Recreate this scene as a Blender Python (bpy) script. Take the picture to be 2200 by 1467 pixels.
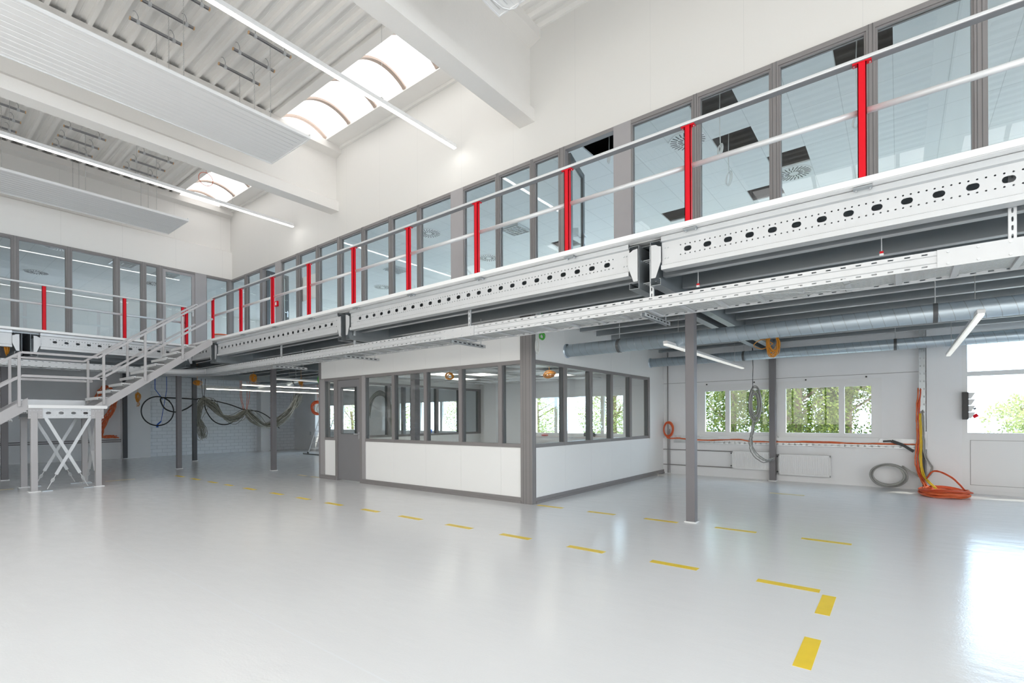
import bpy, math, random
from mathutils import Vector
random.seed(7)
for o in list(bpy.data.objects): bpy.data.objects.remove(o)
SC = bpy.context.scene
COL = SC.collection
# ------------------------------------------------------------------ camera
FPX, CXP, CYP, HC = 1066.0, 1100.0, 899.2, 1.25
TH = math.atan2(1365, 1066); AL = math.atan2(11, 2197)
cd = bpy.data.cameras.new('camera'); cam = bpy.data.objects.new('camera', cd); COL.objects.link(cam)
cd.sensor_width = 36; cd.lens = FPX/2200*36; cd.shift_y = (CYP-733.5)/2200
cd.clip_start = .05; cd.clip_end = 200
cam.location = (0, 0, HC); cam.rotation_euler = (math.pi/2, AL, -TH)
SC.camera = cam
# ------------------------------------------------------------------ world, sun, exposure
w = bpy.data.worlds.new('sky'); SC.world = w; w.use_nodes = True
nt = w.node_tree; bg = nt.nodes['Background']
tc = nt.nodes.new('ShaderNodeTexCoord'); sep = nt.nodes.new('ShaderNodeSeparateXYZ')
cr = nt.nodes.new('ShaderNodeValToRGB'); mr = nt.nodes.new('ShaderNodeMapRange')
nt.links.new(tc.outputs['Generated'], sep.inputs[0]); nt.links.new(sep.outputs['X'], mr.inputs['Value'])
mr.inputs['From Min'].default_value = -1; mr.inputs['From Max'].default_value = 1
nt.links.new(mr.outputs[0], cr.inputs[0])
cr.color_ramp.elements[0].color = (.44, .42, .385, 1); cr.color_ramp.elements[1].color = (.76, 1.02, 1.32, 1); _e = cr.color_ramp.elements.new(.6); _e.color = (.46, .52, .58, 1)
nt.links.new(cr.outputs[0], bg.inputs['Color'])
bg.inputs['Strength'].default_value = 8.4
sl = bpy.data.lights.new('sun', 'SUN'); sun = bpy.data.objects.new('sun', sl); COL.objects.link(sun)
sl.energy = 5.0; sl.angle = .02; sl.color = (1, .95, .85)
sun.rotation_euler = Vector((-.35, .85, -1.0)).to_track_quat('-Z', 'Y').to_euler()
SC.view_settings.view_transform = 'Standard'; SC.view_settings.look = 'None'
SC.view_settings.exposure = -0.06; SC.view_settings.gamma = 1.0; SC.view_settings.use_curve_mapping = False
SKY_E = 1.75      # opal skylight glazing
LED_E = 12.0

# ------------------------------------------------------------------ photo-ray helper (a pixel of the 2200x1467 frame to a point on a plane)
_fw = Vector((math.sin(TH), math.cos(TH), 0)); _rt = Vector((math.cos(TH), -math.sin(TH), 0)); _up = Vector((0, 0, 1))
def at(u, v, x=None, y=None, z=None):
    a = u-CXP; b = -(v-CYP)
    r = a*math.cos(AL)+b*math.sin(AL); q = -a*math.sin(AL)+b*math.cos(AL)
    d = _fw + _rt*(r/FPX) + _up*(q/FPX); c = Vector((0, 0, HC))
    t = x/d.x if x is not None else (y/d.y if y is not None else (z-HC)/d.z)
    return c + d*t

# ------------------------------------------------------------------ materials
def mat(name, col, rough=.5, metal=0.0, var=.04, scale=6.0, bump=0.0, bscale=60.0, emit=0.0, spec=.5, coat=0.0):
    m = bpy.data.materials.new(name); m.use_nodes = True; t = m.node_tree; n = t.nodes; L = t.links
    p = n['Principled BSDF']; p.inputs['Roughness'].default_value = rough; p.inputs['Metallic'].default_value = metal
    p.inputs['Specular IOR Level'].default_value = spec
    if coat: p.inputs['Coat Weight'].default_value = coat; p.inputs['Coat Roughness'].default_value = .08
    co = n.new('ShaderNodeTexCoord'); no = n.new('ShaderNodeTexNoise'); no.inputs['Scale'].default_value = scale; no.inputs['Detail'].default_value = 4
    L.new(co.outputs['Object'], no.inputs['Vector'])
    mx = n.new('ShaderNodeMix'); mx.data_type = 'RGBA'
    mx.inputs['A'].default_value = tuple(max(0, c*(1-var)) for c in col)+(1,)
    mx.inputs['B'].default_value = tuple(min(1, c*(1+var)) for c in col)+(1,)
    L.new(no.outputs['Fac'], mx.inputs['Factor']); L.new(mx.outputs['Result'], p.inputs['Base Color'])
    if bump:
        b = n.new('ShaderNodeBump'); b.inputs['Strength'].default_value = bump; b.inputs['Distance'].default_value = .01
        n2 = n.new('ShaderNodeTexNoise'); n2.inputs['Scale'].default_value = bscale; L.new(co.outputs['Object'], n2.inputs['Vector'])
        L.new(n2.outputs['Fac'], b.inputs['Height']); L.new(b.outputs['Normal'], p.inputs['Normal'])
    if emit:
        p.inputs['Emission Color'].default_value = tuple(col)+(1,); p.inputs['Emission Strength'].default_value = emit
    return m
def galv(name, base, rough=.35, metal=.8):
    m = mat(name, base, rough, metal, .05, 5); t = m.node_tree; n = t.nodes; L = t.links; p = n['Principled BSDF']
    co = [x for x in n if x.type == 'TEX_COORD'][0]; vo = n.new('ShaderNodeTexNoise'); vo.inputs['Scale'].default_value = 25
    L.new(co.outputs['Object'], vo.inputs['Vector'])
    mr = n.new('ShaderNodeMapRange'); mr.inputs['To Min'].default_value = rough-.03; mr.inputs['To Max'].default_value = rough+.08
    sx = n.new('ShaderNodeSeparateColor'); L.new(vo.outputs['Color'], sx.inputs[0]); L.new(sx.outputs[0], mr.inputs['Value']); L.new(mr.outputs[0], p.inputs['Roughness'])
    return m
def seams(m, axis_pairs, period, width, dark, offset=0.0):
    """thin joint lines every `period` along the coordinate named by axis"""
    t = m.node_tree; n = t.nodes; L = t.links; p = n['Principled BSDF']
    src = p.inputs['Base Color'].links[0].from_socket
    co = n.new('ShaderNodeTexCoord'); se = n.new('ShaderNodeSeparateXYZ'); L.new(co.outputs['Object'], se.inputs[0])
    for ax, per, off in axis_pairs:
        a = n.new('ShaderNodeMath'); a.operation = 'ADD'; a.inputs[1].default_value = -off+1000*per; L.new(se.outputs[ax], a.inputs[0])
        b = n.new('ShaderNodeMath'); b.operation = 'MODULO'; b.inputs[1].default_value = per; L.new(a.outputs[0], b.inputs[0])
        c = n.new('ShaderNodeMath'); c.operation = 'LESS_THAN'; c.inputs[1].default_value = width; L.new(b.outputs[0], c.inputs[0])
        mx = n.new('ShaderNodeMix'); mx.data_type = 'RGBA'; L.new(c.outputs[0], mx.inputs['Factor']); L.new(src, mx.inputs['A'])
        mx.inputs['B'].default_value = tuple(dark)+(1,); src = mx.outputs['Result']
    L.new(src, p.inputs['Base Color'])
    return m
def glassmat(name, tint=(.93, .97, .95), refl=1.0):
    m = bpy.data.materials.new(name); m.use_nodes = True; t = m.node_tree; n = t.nodes; L = t.links
    n.remove(n['Principled BSDF']); out = n['Material Output']
    tr = n.new('ShaderNodeBsdfTransparent'); tr.inputs[0].default_value = tint+(1,)
    gl = n.new('ShaderNodeBsdfGlossy'); gl.inputs['Roughness'].default_value = .0
    fr = n.new('ShaderNodeLayerWeight'); fr.inputs['Blend'].default_value = .5
    pw = n.new('ShaderNodeMath'); pw.operation = 'POWER'; pw.inputs[1].default_value = 5; L.new(fr.outputs['Facing'], pw.inputs[0])
    mu = n.new('ShaderNodeMath'); mu.operation = 'MULTIPLY_ADD'; mu.inputs[1].default_value = .96*refl*.8; mu.inputs[2].default_value = .04*refl; L.new(pw.outputs[0], mu.inputs[0])
    no = n.new('ShaderNodeTexNoise'); no.inputs['Scale'].default_value = 3; mu2 = n.new('ShaderNodeMath'); mu2.operation = 'MULTIPLY_ADD'
    mu2.inputs[1].default_value = .01; L.new(no.outputs['Fac'], mu2.inputs[0]); L.new(mu.outputs[0], mu2.inputs[2])
    mx = n.new('ShaderNodeMixShader'); L.new(mu2.outputs[0], mx.inputs[0]); L.new(tr.outputs[0], mx.inputs[1]); L.new(gl.outputs[0], mx.inputs[2])
    L.new(mx.outputs[0], out.inputs[0])
    return m
M = {}
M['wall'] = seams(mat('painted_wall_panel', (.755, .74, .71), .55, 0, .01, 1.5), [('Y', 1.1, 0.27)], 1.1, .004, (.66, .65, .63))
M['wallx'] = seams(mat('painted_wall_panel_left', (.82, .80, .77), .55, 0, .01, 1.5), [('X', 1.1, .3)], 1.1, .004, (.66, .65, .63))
M['backwall'] = mat('plastered_back_wall', (.83, .83, .84), .6, 0, .03, 2.5, .1, 20)
M['conc'] = mat('painted_concrete', (.81, .785, .75), .6, 0, .02, 4, .15, 25)
M['roof'] = mat('painted_roof_sheet', (.86, .84, .81), .5, 0, .03, 3)
M['white'] = mat('white_powder_coat', (.80, .80, .80), .35, 0, .01, 3)
M['fascia'] = mat('white_fascia', (.84, .84, .84), .3, 0, .01, 3)
M['panel'] = mat('white_laminate', (.88, .88, .87), .3, 0, .01, 2)
M['frame'] = mat('grey_profile', (.24, .225, .225), .4, 0, .04, 8)
M['frame_l'] = mat('light_grey_profile', (.36, .345, .35), .4, 0, .03, 8)
M['dframe'] = mat('dark_grey_profile', (.10, .105, .11), .4, 0, .04, 8)
M['door'] = mat('grey_door_leaf', (.225, .22, .23), .4, 0, .03, 5)
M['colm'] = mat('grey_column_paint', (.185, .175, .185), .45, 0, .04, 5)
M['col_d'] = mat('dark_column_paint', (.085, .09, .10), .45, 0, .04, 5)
M['stair'] = mat('grey_stair_paint', (.46, .445, .45), .42, 0, .03, 6)
M['galv'] = galv('galvanised_steel', (.62, .64, .655), .34, .6)
M['galvl'] = galv('galvanised_sheet_bright', (.60, .61, .62), .42, .35)
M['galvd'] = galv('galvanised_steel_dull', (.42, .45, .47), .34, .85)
M['duct'] = galv('spiral_duct_steel', (.60, .69, .76), .36, .7)
M['grate'] = mat('grating_steel', (.80, .80, .80), .45, .15, .08, 30)
M['red'] = mat('signal_red_paint', (.66, .003, .014), .35, 0, .03, 6, spec=.25)
M['rail'] = mat('light_grey_rail', (.66, .67, .68), .3, .25, .02, 6)
M['rail_shade'] = mat('shaded_rail_underside', (.22, .22, .23), .4, 0, .02, 6)  # darker rail colour that holds the shade of its underside
M['chain'] = mat('zinc_chain', (.55, .55, .54), .4, .6, .1, 40)
M['bar'] = mat('grey_mounting_channel', (.33, .33, .34), .4, .4, .08, 20)
M['cap'] = mat('amber_end_cap', (.66, .42, .22), .5)
M['radp'] = seams(mat('radiant_panel_enamel', (.84, .83, .82), .4, 0, .01, 2), [('Y', .104, .02)], .1, .006, (.74, .74, .74))
M['black'] = mat('black_rubber', (.012, .013, .016), .45, 0, .1, 20)
M['blackp'] = mat('black_plastic', (.02, .02, .022), .4, 0, .1, 20)
M['orange'] = mat('orange_cable_jacket', (.68, .12, .035), .45, 0, .12, 14)
M['amber'] = mat('amber_cable_jacket', (.75, .30, .02), .45, 0, .12, 14)
M['greyc'] = mat('grey_cable_jacket', (.36, .36, .34), .5, 0, .15, 14)
M['greycd'] = mat('dull_grey_cable_jacket', (.20, .205, .18), .55, 0, .2, 14)
M['yellowc'] = mat('yellow_cable_jacket', (.80, .55, .03), .45, 0, .1, 14)
M['green'] = mat('green_cable_jacket', (.08, .42, .06), .45, 0, .1, 14)
M['whitec'] = mat('white_cable_jacket', (.75, .75, .73), .45, 0, .04, 14)
M['blue'] = mat('blue_strap', (.01, .10, .50), .5, 0, .1, 14)
M['tape'] = mat('yellow_marking_tape', (.86, .62, .04), .35, 0, .10, 9)
M['tapew'] = mat('worn_marking_tape', (.70, .58, .30), .4, 0, .2, 12)
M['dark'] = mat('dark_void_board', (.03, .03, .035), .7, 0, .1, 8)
M['led'] = mat('led_diffuser', (1, .985, .95), .4, 0, 0, 1, emit=LED_E)
M['ledoff'] = mat('opal_diffuser', (.84, .83, .78), .4, 0, .02, 3, emit=.6)
M['ledon'] = mat('warm_glowing_diffuser', (1, .93, .78), .4, 0, .0, 3, emit=7)
M['lit'] = mat('lit_ceiling_panel', (1, .98, .9), .4, 0, 0, 1, emit=3.5)
M['rib'] = mat('beige_glazing_bar', (.50, .40, .34), .5, 0, .06, 6)
M['opal'] = seams(mat('opal_skylight_glazing', (1, 1, 1), .4, 0, 0, 1, emit=SKY_E), [], 1, .01, (1, 1, 1))
M['glass'] = glassmat('clear_office_glass', (.965, .976, .972), 1.2)
M['wglass'] = glassmat('window_glass', (.96, .98, .97), .8)
M['paper'] = mat('white_paper', (.88, .88, .88), .7)
M['alu'] = mat('brushed_aluminium', (.70, .71, .72), .35, .7, .05, 30)
M['bark'] = mat('bark', (.25, .18, .12), .9, 0, .3, 10)
M['grass'] = mat('pale_yard_ground', (.34, .34, .31), .9, 0, .4, 2)
M['upfloor'] = mat('grey_upper_flooring', (.66, .66, .66), .5, 0, .03, 3)
M['ceilt'] = seams(mat('mineral_fibre_tiles', (.84, .85, .84), .8, 0, .01, 3), [('X', .52, .14), ('Y', .52, .04)], 1, .008, (.66, .67, .66))
# floor epoxy
def floormat():
    m = mat('grey_epoxy_floor', (.79, .79, .79), .2, 0, .025, .7, 0, 1, spec=.55); t = m.node_tree; n = t.nodes; L = t.links; p = n['Principled BSDF']
    co = n.new('ShaderNodeTexCoord'); n1 = n.new('ShaderNodeTexNoise'); n1.inputs['Scale'].default_value = 9; n1.inputs['Detail'].default_value = 5
    mp = n.new('ShaderNodeMapping'); mp.inputs['Scale'].default_value = (1, .35, 1); mp.inputs['Rotation'].default_value = (0, 0, .4)
    L.new(co.outputs['Object'], mp.inputs[0]); L.new(mp.outputs[0], n1.inputs['Vector'])
    n2 = n.new('ShaderNodeTexNoise'); n2.inputs['Scale'].default_value = 90; L.new(co.outputs['Object'], n2.inputs['Vector'])
    ad = n.new('ShaderNodeMath'); ad.operation = 'MULTIPLY_ADD'; ad.inputs[1].default_value = .25; L.new(n2.outputs['Fac'], ad.inputs[0]); L.new(n1.outputs['Fac'], ad.inputs[2])
    b = n.new('ShaderNodeBump'); b.inputs['Strength'].default_value = .22; b.inputs['Distance'].default_value = .01
    L.new(ad.outputs[0], b.inputs['Height']); L.new(b.outputs[0], p.inputs['Normal'])
    mr = n.new('ShaderNodeMapRange'); mr.inputs['To Min'].default_value = .11; mr.inputs['To Max'].default_value = .22
    L.new(n1.outputs['Fac'], mr.inputs['Value']); L.new(mr.outputs[0], p.inputs['Roughness'])
    return seams(m, [('X', 50, 1.49)], 50, .010, (.80, .81, .82))
M['floor'] = floormat()
def brickmat():
    m = mat('painted_brickwork', (.8, .81, .82), .6); t = m.node_tree; n = t.nodes; L = t.links; p = n['Principled BSDF']
    co = n.new('ShaderNodeTexCoord'); mp = n.new('ShaderNodeMapping'); mp.inputs['Rotation'].default_value = (math.pi/2, 0, 0)
    L.new(co.outputs['Object'], mp.inputs[0]); br = n.new('ShaderNodeTexBrick'); L.new(mp.outputs[0], br.inputs['Vector'])
    br.inputs['Scale'].default_value = 1; br.inputs['Brick Width'].default_value = .30; br.inputs['Row Height'].default_value = .125
    br.inputs['Mortar Size'].default_value = .006; br.inputs['Color1'].default_value = (.85, .88, .92, 1); br.inputs['Color2'].default_value = (.80, .83, .87, 1)
    br.inputs['Mortar'].default_value = (.58, .61, .65, 1); L.new(br.outputs['Color'], p.inputs['Base Color'])
    return m
M['brick'] = brickmat()
def meshmat():
    m = galv('expanded_metal_mesh', (.66, .68, .68), .4, .6); t = m.node_tree; n = t.nodes; L = t.links; p = n['Principled BSDF']
    co = n.new('ShaderNodeTexCoord'); se = n.new('ShaderNodeSeparateXYZ'); L.new(co.outputs['Object'], se.inputs[0])
    def wave(sgn):
        a = n.new('ShaderNodeMath'); a.operation = 'MULTIPLY'; a.inputs[1].default_value = sgn*1/.034; L.new(se.outputs['X'], a.inputs[0])
        b = n.new('ShaderNodeMath'); b.operation = 'MULTIPLY_ADD'; b.inputs[1].default_value = 1/.075; L.new(se.outputs['Y'], b.inputs[0]); L.new(a.outputs[0], b.inputs[2])
        c = n.new('ShaderNodeMath'); c.operation = 'FRACT'; L.new(b.outputs[0], c.inputs[0])
        d = n.new('ShaderNodeMath'); d.operation = 'LESS_THAN'; d.inputs[1].default_value = .2; L.new(c.outputs[0], d.inputs[0]); return d
    mx = n.new('ShaderNodeMath'); mx.operation = 'MAXIMUM'; L.new(wave(1).outputs[0], mx.inputs[0]); L.new(wave(-1).outputs[0], mx.inputs[1])
    L.new(mx.outputs[0], p.inputs['Alpha'])
    return m
M['mesh'] = meshmat()
def leafmat(name, c1, c2):
    m = mat(name, c1, .6); t = m.node_tree; n = t.nodes; L = t.links; p = n['Principled BSDF']
    oi = n.new('ShaderNodeNewGeometry'); mx = n.new('ShaderNodeMix'); mx.data_type = 'RGBA'
    mx.inputs['A'].default_value = c1+(1,); mx.inputs['B'].default_value = c2+(1,)
    L.new(oi.outputs['Random Per Island'], mx.inputs['Factor']); L.new(mx.outputs['Result'], p.inputs['Base Color'])
    tr = n.new('ShaderNodeBsdfTranslucent'); L.new(mx.outputs['Result'], tr.inputs[0])
    ms = n.new('ShaderNodeMixShader'); ms.inputs[0].default_value = .4; L.new(p.outputs[0], ms.inputs[1]); L.new(tr.outputs[0], ms.inputs[2])
    L.new(ms.outputs[0], n['Material Output'].inputs[0])
    return m
def islandmat(name, c1, c2):
    m = mat(name, c1, .5); t = m.node_tree; n = t.nodes; L = t.links; p = n['Principled BSDF']
    oi = n.new('ShaderNodeNewGeometry'); mx = n.new('ShaderNodeMix'); mx.data_type = 'RGBA'
    mx.inputs['A'].default_value = c1+(1,); mx.inputs['B'].default_value = c2+(1,)
    L.new(oi.outputs['Random Per Island'], mx.inputs['Factor']); L.new(mx.outputs['Result'], p.inputs['Base Color']); return m
M['greycd'] = islandmat('mixed_grey_cable_jackets', (.07, .07, .06), (.46, .46, .40))
M['greyc'] = islandmat('grey_cable_jackets', (.22, .22, .21), (.48, .48, .46))
M['orange'] = islandmat('orange_cable_jackets', (.60, .07, .02), (.82, .20, .07))
M['leaf'] = leafmat('sunlit_leaves', (.07, .12, .02), (.34, .40, .08))
M['leaf2'] = leafmat('pale_leaves', (.16, .22, .05), (.60, .66, .28))

# ------------------------------------------------------------------ mesh building
class MB:
    def __init__(s): s.v = []; s.f = []
    def add(s, vs, fs):
        k = len(s.v); s.v += [tuple(a) for a in vs]; s.f += [tuple(i+k for i in f) for f in fs]; return s
    def box(s, x0, x1, y0, y1, z0, z1):
        return s.add([(x0, y0, z0), (x1, y0, z0), (x1, y1, z0), (x0, y1, z0), (x0, y0, z1), (x1, y0, z1), (x1, y1, z1), (x0, y1, z1)],
                     [(0, 3, 2, 1), (4, 5, 6, 7), (0, 1, 5, 4), (1, 2, 6, 5), (2, 3, 7, 6), (3, 0, 4, 7)])
    def bar(s, p, q, w, h, up=(0, 0, 1)):
        p = Vector(p); q = Vector(q); d = (q-p).normalized(); u = Vector(up)
        if abs(d.dot(u)) > .99: u = Vector((1, 0, 0))
        a = d.cross(u).normalized()*w/2; b = d.cross(a).normalized()*h/2
        return s.add([p-a-b, p+a-b, p+a+b, p-a+b, q-a-b, q+a-b, q+a+b, q-a+b],
                     [(0, 3, 2, 1), (4, 5, 6, 7), (0, 1, 5, 4), (1, 2, 6, 5), (2, 3, 7, 6), (3, 0, 4, 7)])
    def tube(s, pts, r, n=8, closed=False):
        pts = [Vector(p) for p in pts]; N = len(pts); vs = []; fs = []; prev = None
        for i, p in enumerate(pts):
            if closed: d = pts[(i+1) % N]-pts[i-1]
            else: d = pts[min(i+1, N-1)]-pts[max(i-1, 0)]
            if d.length < 1e-9: d = Vector((0, 0, 1))
            d.normalize()
            if prev is None:
                u = Vector((0, 0, 1)) if abs(d.z) < .9 else Vector((1, 0, 0)); a = d.cross(u).normalized()
            else:
                a = prev - d*prev.dot(d)
                a = a.normalized() if a.length > 1e-6 else d.orthogonal().normalized()
            prev = a; b = d.cross(a)
            for k in range(n):
                t = 2*math.pi*k/n; vs.append(p+a*(r*math.cos(t))+b*(r*math.sin(t)))
        for i in range(N if closed else N-1):
            j = (i+1) % N
            for k in range(n): fs.append((i*n+k, i*n+(k+1) % n, j*n+(k+1) % n, j*n+k))
        if not closed: fs.append(tuple(range(n))[::-1]); fs.append(tuple((N-1)*n+k for k in range(n)))
        return s.add(vs, fs)
    def prism(s, poly, axis, a, b):
        """poly: 2D points; axis 'x': (y,z), 'y': (x,z), 'z': (x,y)"""
        f = {'x': lambda c, p: (c, p[0], p[1]), 'y': lambda c, p: (p[0], c, p[1]), 'z': lambda c, p: (p[0], p[1], c)}[axis]
        n = len(poly); vs = [f(a, p) for p in poly]+[f(b, p) for p in poly]
        return s.add(vs, [tuple(range(n)), tuple(range(2*n-1, n-1, -1))]+[(i, i+n, (i+1) % n+n, (i+1) % n) for i in range(n)])
    def strip(s, prof, axis, a, b):
        f = {'x': lambda c, p: (c, p[0], p[1]), 'y': lambda c, p: (p[0], c, p[1])}[axis]; n = len(prof)
        return s.add([f(a, p) for p in prof]+[f(b, p) for p in prof], [(i, i+1, i+1+n, i+n) for i in range(n-1)])
    def rev(s, c, prof, n=16):
        """lathe round the z axis through c; prof: (r, z)"""
        vs = []; fs = []
        for r, z in prof:
            for k in range(n): t = 2*math.pi*k/n; vs.append((c[0]+r*math.cos(t), c[1]+r*math.sin(t), c[2]+z))
        for i in range(len(prof)-1):
            for k in range(n): fs.append((i*n+k, i*n+(k+1) % n, (i+1)*n+(k+1) % n, (i+1)*n+k))
        fs.append(tuple(range(n))[::-1]); fs.append(tuple((len(prof)-1)*n+k for k in range(n)))
        return s.add(vs, fs)
    def hole_cell(s, P, a0, a1, b0, b1, hw, hh, n=8):
        """rectangular cell with a stadium / round hole; P maps (a,b) to 3D"""
        ca, cb = (a0+a1)/2, (b0+b1)/2; W = (a1-a0)/2; H = (b1-b0)/2; out = []; inn = []
        for k in range(n):
            t = 2*math.pi*(k+.5)/n if n == 4 else 2*math.pi*k/n; c, sn = math.cos(t), math.sin(t)
            if n == 4: inn.append((ca+hw*(1 if c > 0 else -1), cb+hh*(1 if sn > 0 else -1)))
            else:
                r = min(hw, hh); inn.append((ca+r*c+(hw-r)*(1 if c > .01 else (-1 if c < -.01 else 0)), cb+r*sn+(hh-r)*(1 if sn > .01 else (-1 if sn < -.01 else 0))))
            cc = 1 if c > .01 else (-1 if c < -.01 else 0); ss = 1 if sn > .01 else (-1 if sn < -.01 else 0)
            if n == 4 or k % (n//4) == n//8: out.append((ca+W*cc, cb+H*ss))
            else:
                m = max(abs(c), abs(sn))
                if abs(c) >= abs(sn)-1e-6: out.append((ca+W*cc, cb+H*sn/m))
                else: out.append((ca+W*c/m, cb+H*ss))
        vs = [P(*p) for p in out]+[P(*p) for p in inn]
        return s.add(vs, [(k, (k+1) % n, (k+1) % n+n, k+n) for k in range(n)])
    def quad(s, P, a0, a1, b0, b1): return s.add([P(a0, b0), P(a1, b0), P(a1, b1), P(a0, b1)], [(0, 1, 2, 3)])
    def build(s, name, m, parent=None, smooth=False, solid=0, bevel=0):
        me = bpy.data.meshes.new(name); me.from_pydata(s.v, [], s.f); me.validate(); me.update()
        if smooth:
            for p in me.polygons: p.use_smooth = True
        me.materials.append(M[m]); o = bpy.data.objects.new(name, me); COL.objects.link(o)
        if parent is not None:
            o.parent = parent
            if parent.parent is None: o.location = -parent.location
        if solid: d = o.modifiers.new('thickness', 'SOLIDIFY'); d.thickness = solid; d.offset = 0
        if bevel: d = o.modifiers.new('edges', 'BEVEL'); d.width = bevel; d.segments = 2; d.limit_method = 'ANGLE'
        return o
def tag(o, label=None, cat=None, group=None, kind=None):
    if label: o['label'] = label
    if cat: o['category'] = cat
    if group: o['group'] = group
    if kind: o['kind'] = kind
    return o
def thing(name, label, cat, loc=(0, 0, 0), group=None, kind=None):
    o = bpy.data.objects.new(name, None); COL.objects.link(o); o.location = loc; o.empty_display_size = .1
    return tag(o, label, cat, group, kind)
def dup(o, off, label=None, group=None, parent=None):
    c = o.copy(); COL.objects.link(c)
    if parent is not None: c.parent = parent
    else: c.location = Vector(o.location)+Vector(off)
    if label: c['label'] = label
    if group: c['group'] = group
    for ch in [x for x in bpy.data.objects if x.parent == o]: dup(ch, (0, 0, 0), parent=c)
    return c
def wallgrid(mb, axis, c0, c1, a0, a1, z0, z1, holes):
    A = sorted({a0, a1, *[h[0] for h in holes], *[h[1] for h in holes]}); Z = sorted({z0, z1, *[h[2] for h in holes], *[h[3] for h in holes]})
    A = [a for a in A if a0 <= a <= a1]; Z = [z for z in Z if z0 <= z <= z1]
    for i in range(len(A)-1):
        st = None
        for j in range(len(Z)-1):
            ca, cz = (A[i]+A[i+1])/2, (Z[j]+Z[j+1])/2
            if any(h[0] < ca < h[1] and h[2] < cz < h[3] for h in holes): continue
            if axis == 'x': mb.box(c0, c1, A[i], A[i+1], Z[j], Z[j+1])
            else: mb.box(A[i], A[i+1], c0, c1, Z[j], Z[j+1])
    return mb
def smoothpath(pts, n=6, closed=False):
    P = [Vector(p) for p in pts]; out = []; N = len(P)
    rng = range(N) if closed else range(N-1)
    for i in rng:
        if closed: a, b, c, d = P[i-1], P[i], P[(i+1) % N], P[(i+2) % N]
        else: a, b, c, d = P[max(i-1, 0)], P[i], P[i+1], P[min(i+2, N-1)]
        for k in range(n):
            t = k/n; out.append(.5*((2*b)+(c-a)*t+(2*a-5*b+4*c-d)*t*t+(3*b-a-3*c+d)*t**3))
    if not closed: out.append(P[-1])
    return out
ORD = ['first', 'second', 'third', 'fourth', 'fifth', 'sixth', 'seventh', 'eighth', 'ninth', 'tenth', 'eleventh', 'twelfth', 'thirteenth', 'fourteenth', 'fifteenth', 'sixteenth', 'seventeenth', 'eighteenth', 'nineteenth', 'twentieth']

# ------------------------------------------------------------------ key planes (metres)
XE, XW, YL, YW, XB, YB = 4.6, 6.05, 13.44, 14.5, 10.97, 20.35
XS, YS = -3.05, -9.0            # side wall and front wall of the hall behind the camera
ZD, ZG, ZC = 3.03, 5.10, 7.0     # deck, top of the upper glazing, roof sheet
BEAMS = [-5.8, -.69, 4.405, 9.505, 14.68]
GIRD = [-3.17, 1.99, 7.15, 12.24]

# ------------------------------------------------------------------ structure
def struct(mb, name, m, label=None, **k): return tag(mb.build(name, m, **k), label, None, None, 'structure')
struct(MB().box(XS-.2, 11.2, YS-.2, YB+.2, -.2, 0), 'floor', 'floor', 'glossy light grey epoxy floor of the hall')
struct(MB().box(11.2, 45, -25, 45, -.5, -.12), 'floor', 'grass', 'pale yard ground outside the windows')
# upper walls of the hall
struct(wallgrid(MB(), 'x', XW, XW+.12, YS, YW+.1, ZG, 7.4, []), 'wall_right', 'wall', 'smooth white wall above the long upper glazing')
struct(wallgrid(MB(), 'y', YW, YW+.12, XS, XW, ZG, 5.86, []).box(XS, XW, YW+.1, YW+.2, 5.86, 7.4), 'wall_left', 'wallx', 'white wall above the far upper glazing')
struct(wallgrid(MB(), 'x', XS-.15, XS, YS, YB, 0, 7.4, [(-7.5, -1, .9, 4.4), (0, 5, .9, 4.4), (5.6, 10, .9, 4.4)]), 'wall_side', 'wall', 'white side wall of the hall')  # tall unseen windows added here to raise the light in the hall
struct(wallgrid(MB(), 'y', YS-.15, YS, XS, XB, 0, 7.4, [(-2.4, 5.6, 0, 6.2)]), 'wall_front', 'wallx', 'white end wall of the hall with an opening added for light')  # wide opening behind the camera, added as an inlet for daylight
# back wall with its window openings
def yb(u, v): return round(at(u, v, x=XB).y, 3)
W1 = (yb(1664, 850), yb(1510, 850)); W2 = (yb(1879, 850), yb(1682, 850))
WZ = (.90, 1.86)
back_w = [(W2[0], W2[1], *WZ), (W1[0], W1[1], *WZ), (5.15, 7.85, .82, 1.84), (10.45, 13.45, .82, 1.84), (15.5, 18.1, .82, 1.84)]
gate = (-4.6, -.83, 0, 2.62)
up_w = [(y, y+2.4, 3.5, 5.2) for y in (-3.5, -.6, 2.3, 5.2, 8.1, 11.0, 14.0, 17.0)]  # windows out of sight, added to bring daylight into the upper offices
struct(wallgrid(MB(), 'x', XB, XB+.22, -6.2, YB, 0, 5.8, back_w+[gate]+up_w), 'wall_back', 'backwall', 'grey-white back wall with the window band')
struct(MB().box(10.86, XB, -.80, -.36, 0, 2.98), 'trim_1', 'backwall', 'white pilaster beside the gate')
struct(MB().box(XB-.012, XB, -.36, 4.2, 2.02, 2.98), 'trim_2', 'backwall', 'slightly raised upper band of the back wall')
struct(MB().box(XS, XB+.2, YB, YB+.2, 0, 3.0), 'wall_end', 'brick', 'white painted brick wall at the far end')
struct(wallgrid(MB(), 'y', YB, YB+.2, XS, XB+.2, 3.0, 5.8, [(x, x+2.4, 3.15, 3.92) for x in (2.8, 8.3)]), 'wall_end', 'wallx', 'plain upper part of the far wall with unseen openings added for light')  # low openings out of sight, added to brighten the far upper office
struct(MB().box(XW, XB+.2, -6.35, -6.2, 0, 5.8), 'wall_near', 'backwall')
e = MB().box(XS, 5.6, YB-.12, YB, 0, 2.98)
struct(e, 'wall_end', 'backwall', 'smooth grey-white part of the far wall behind the staircase')
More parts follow.
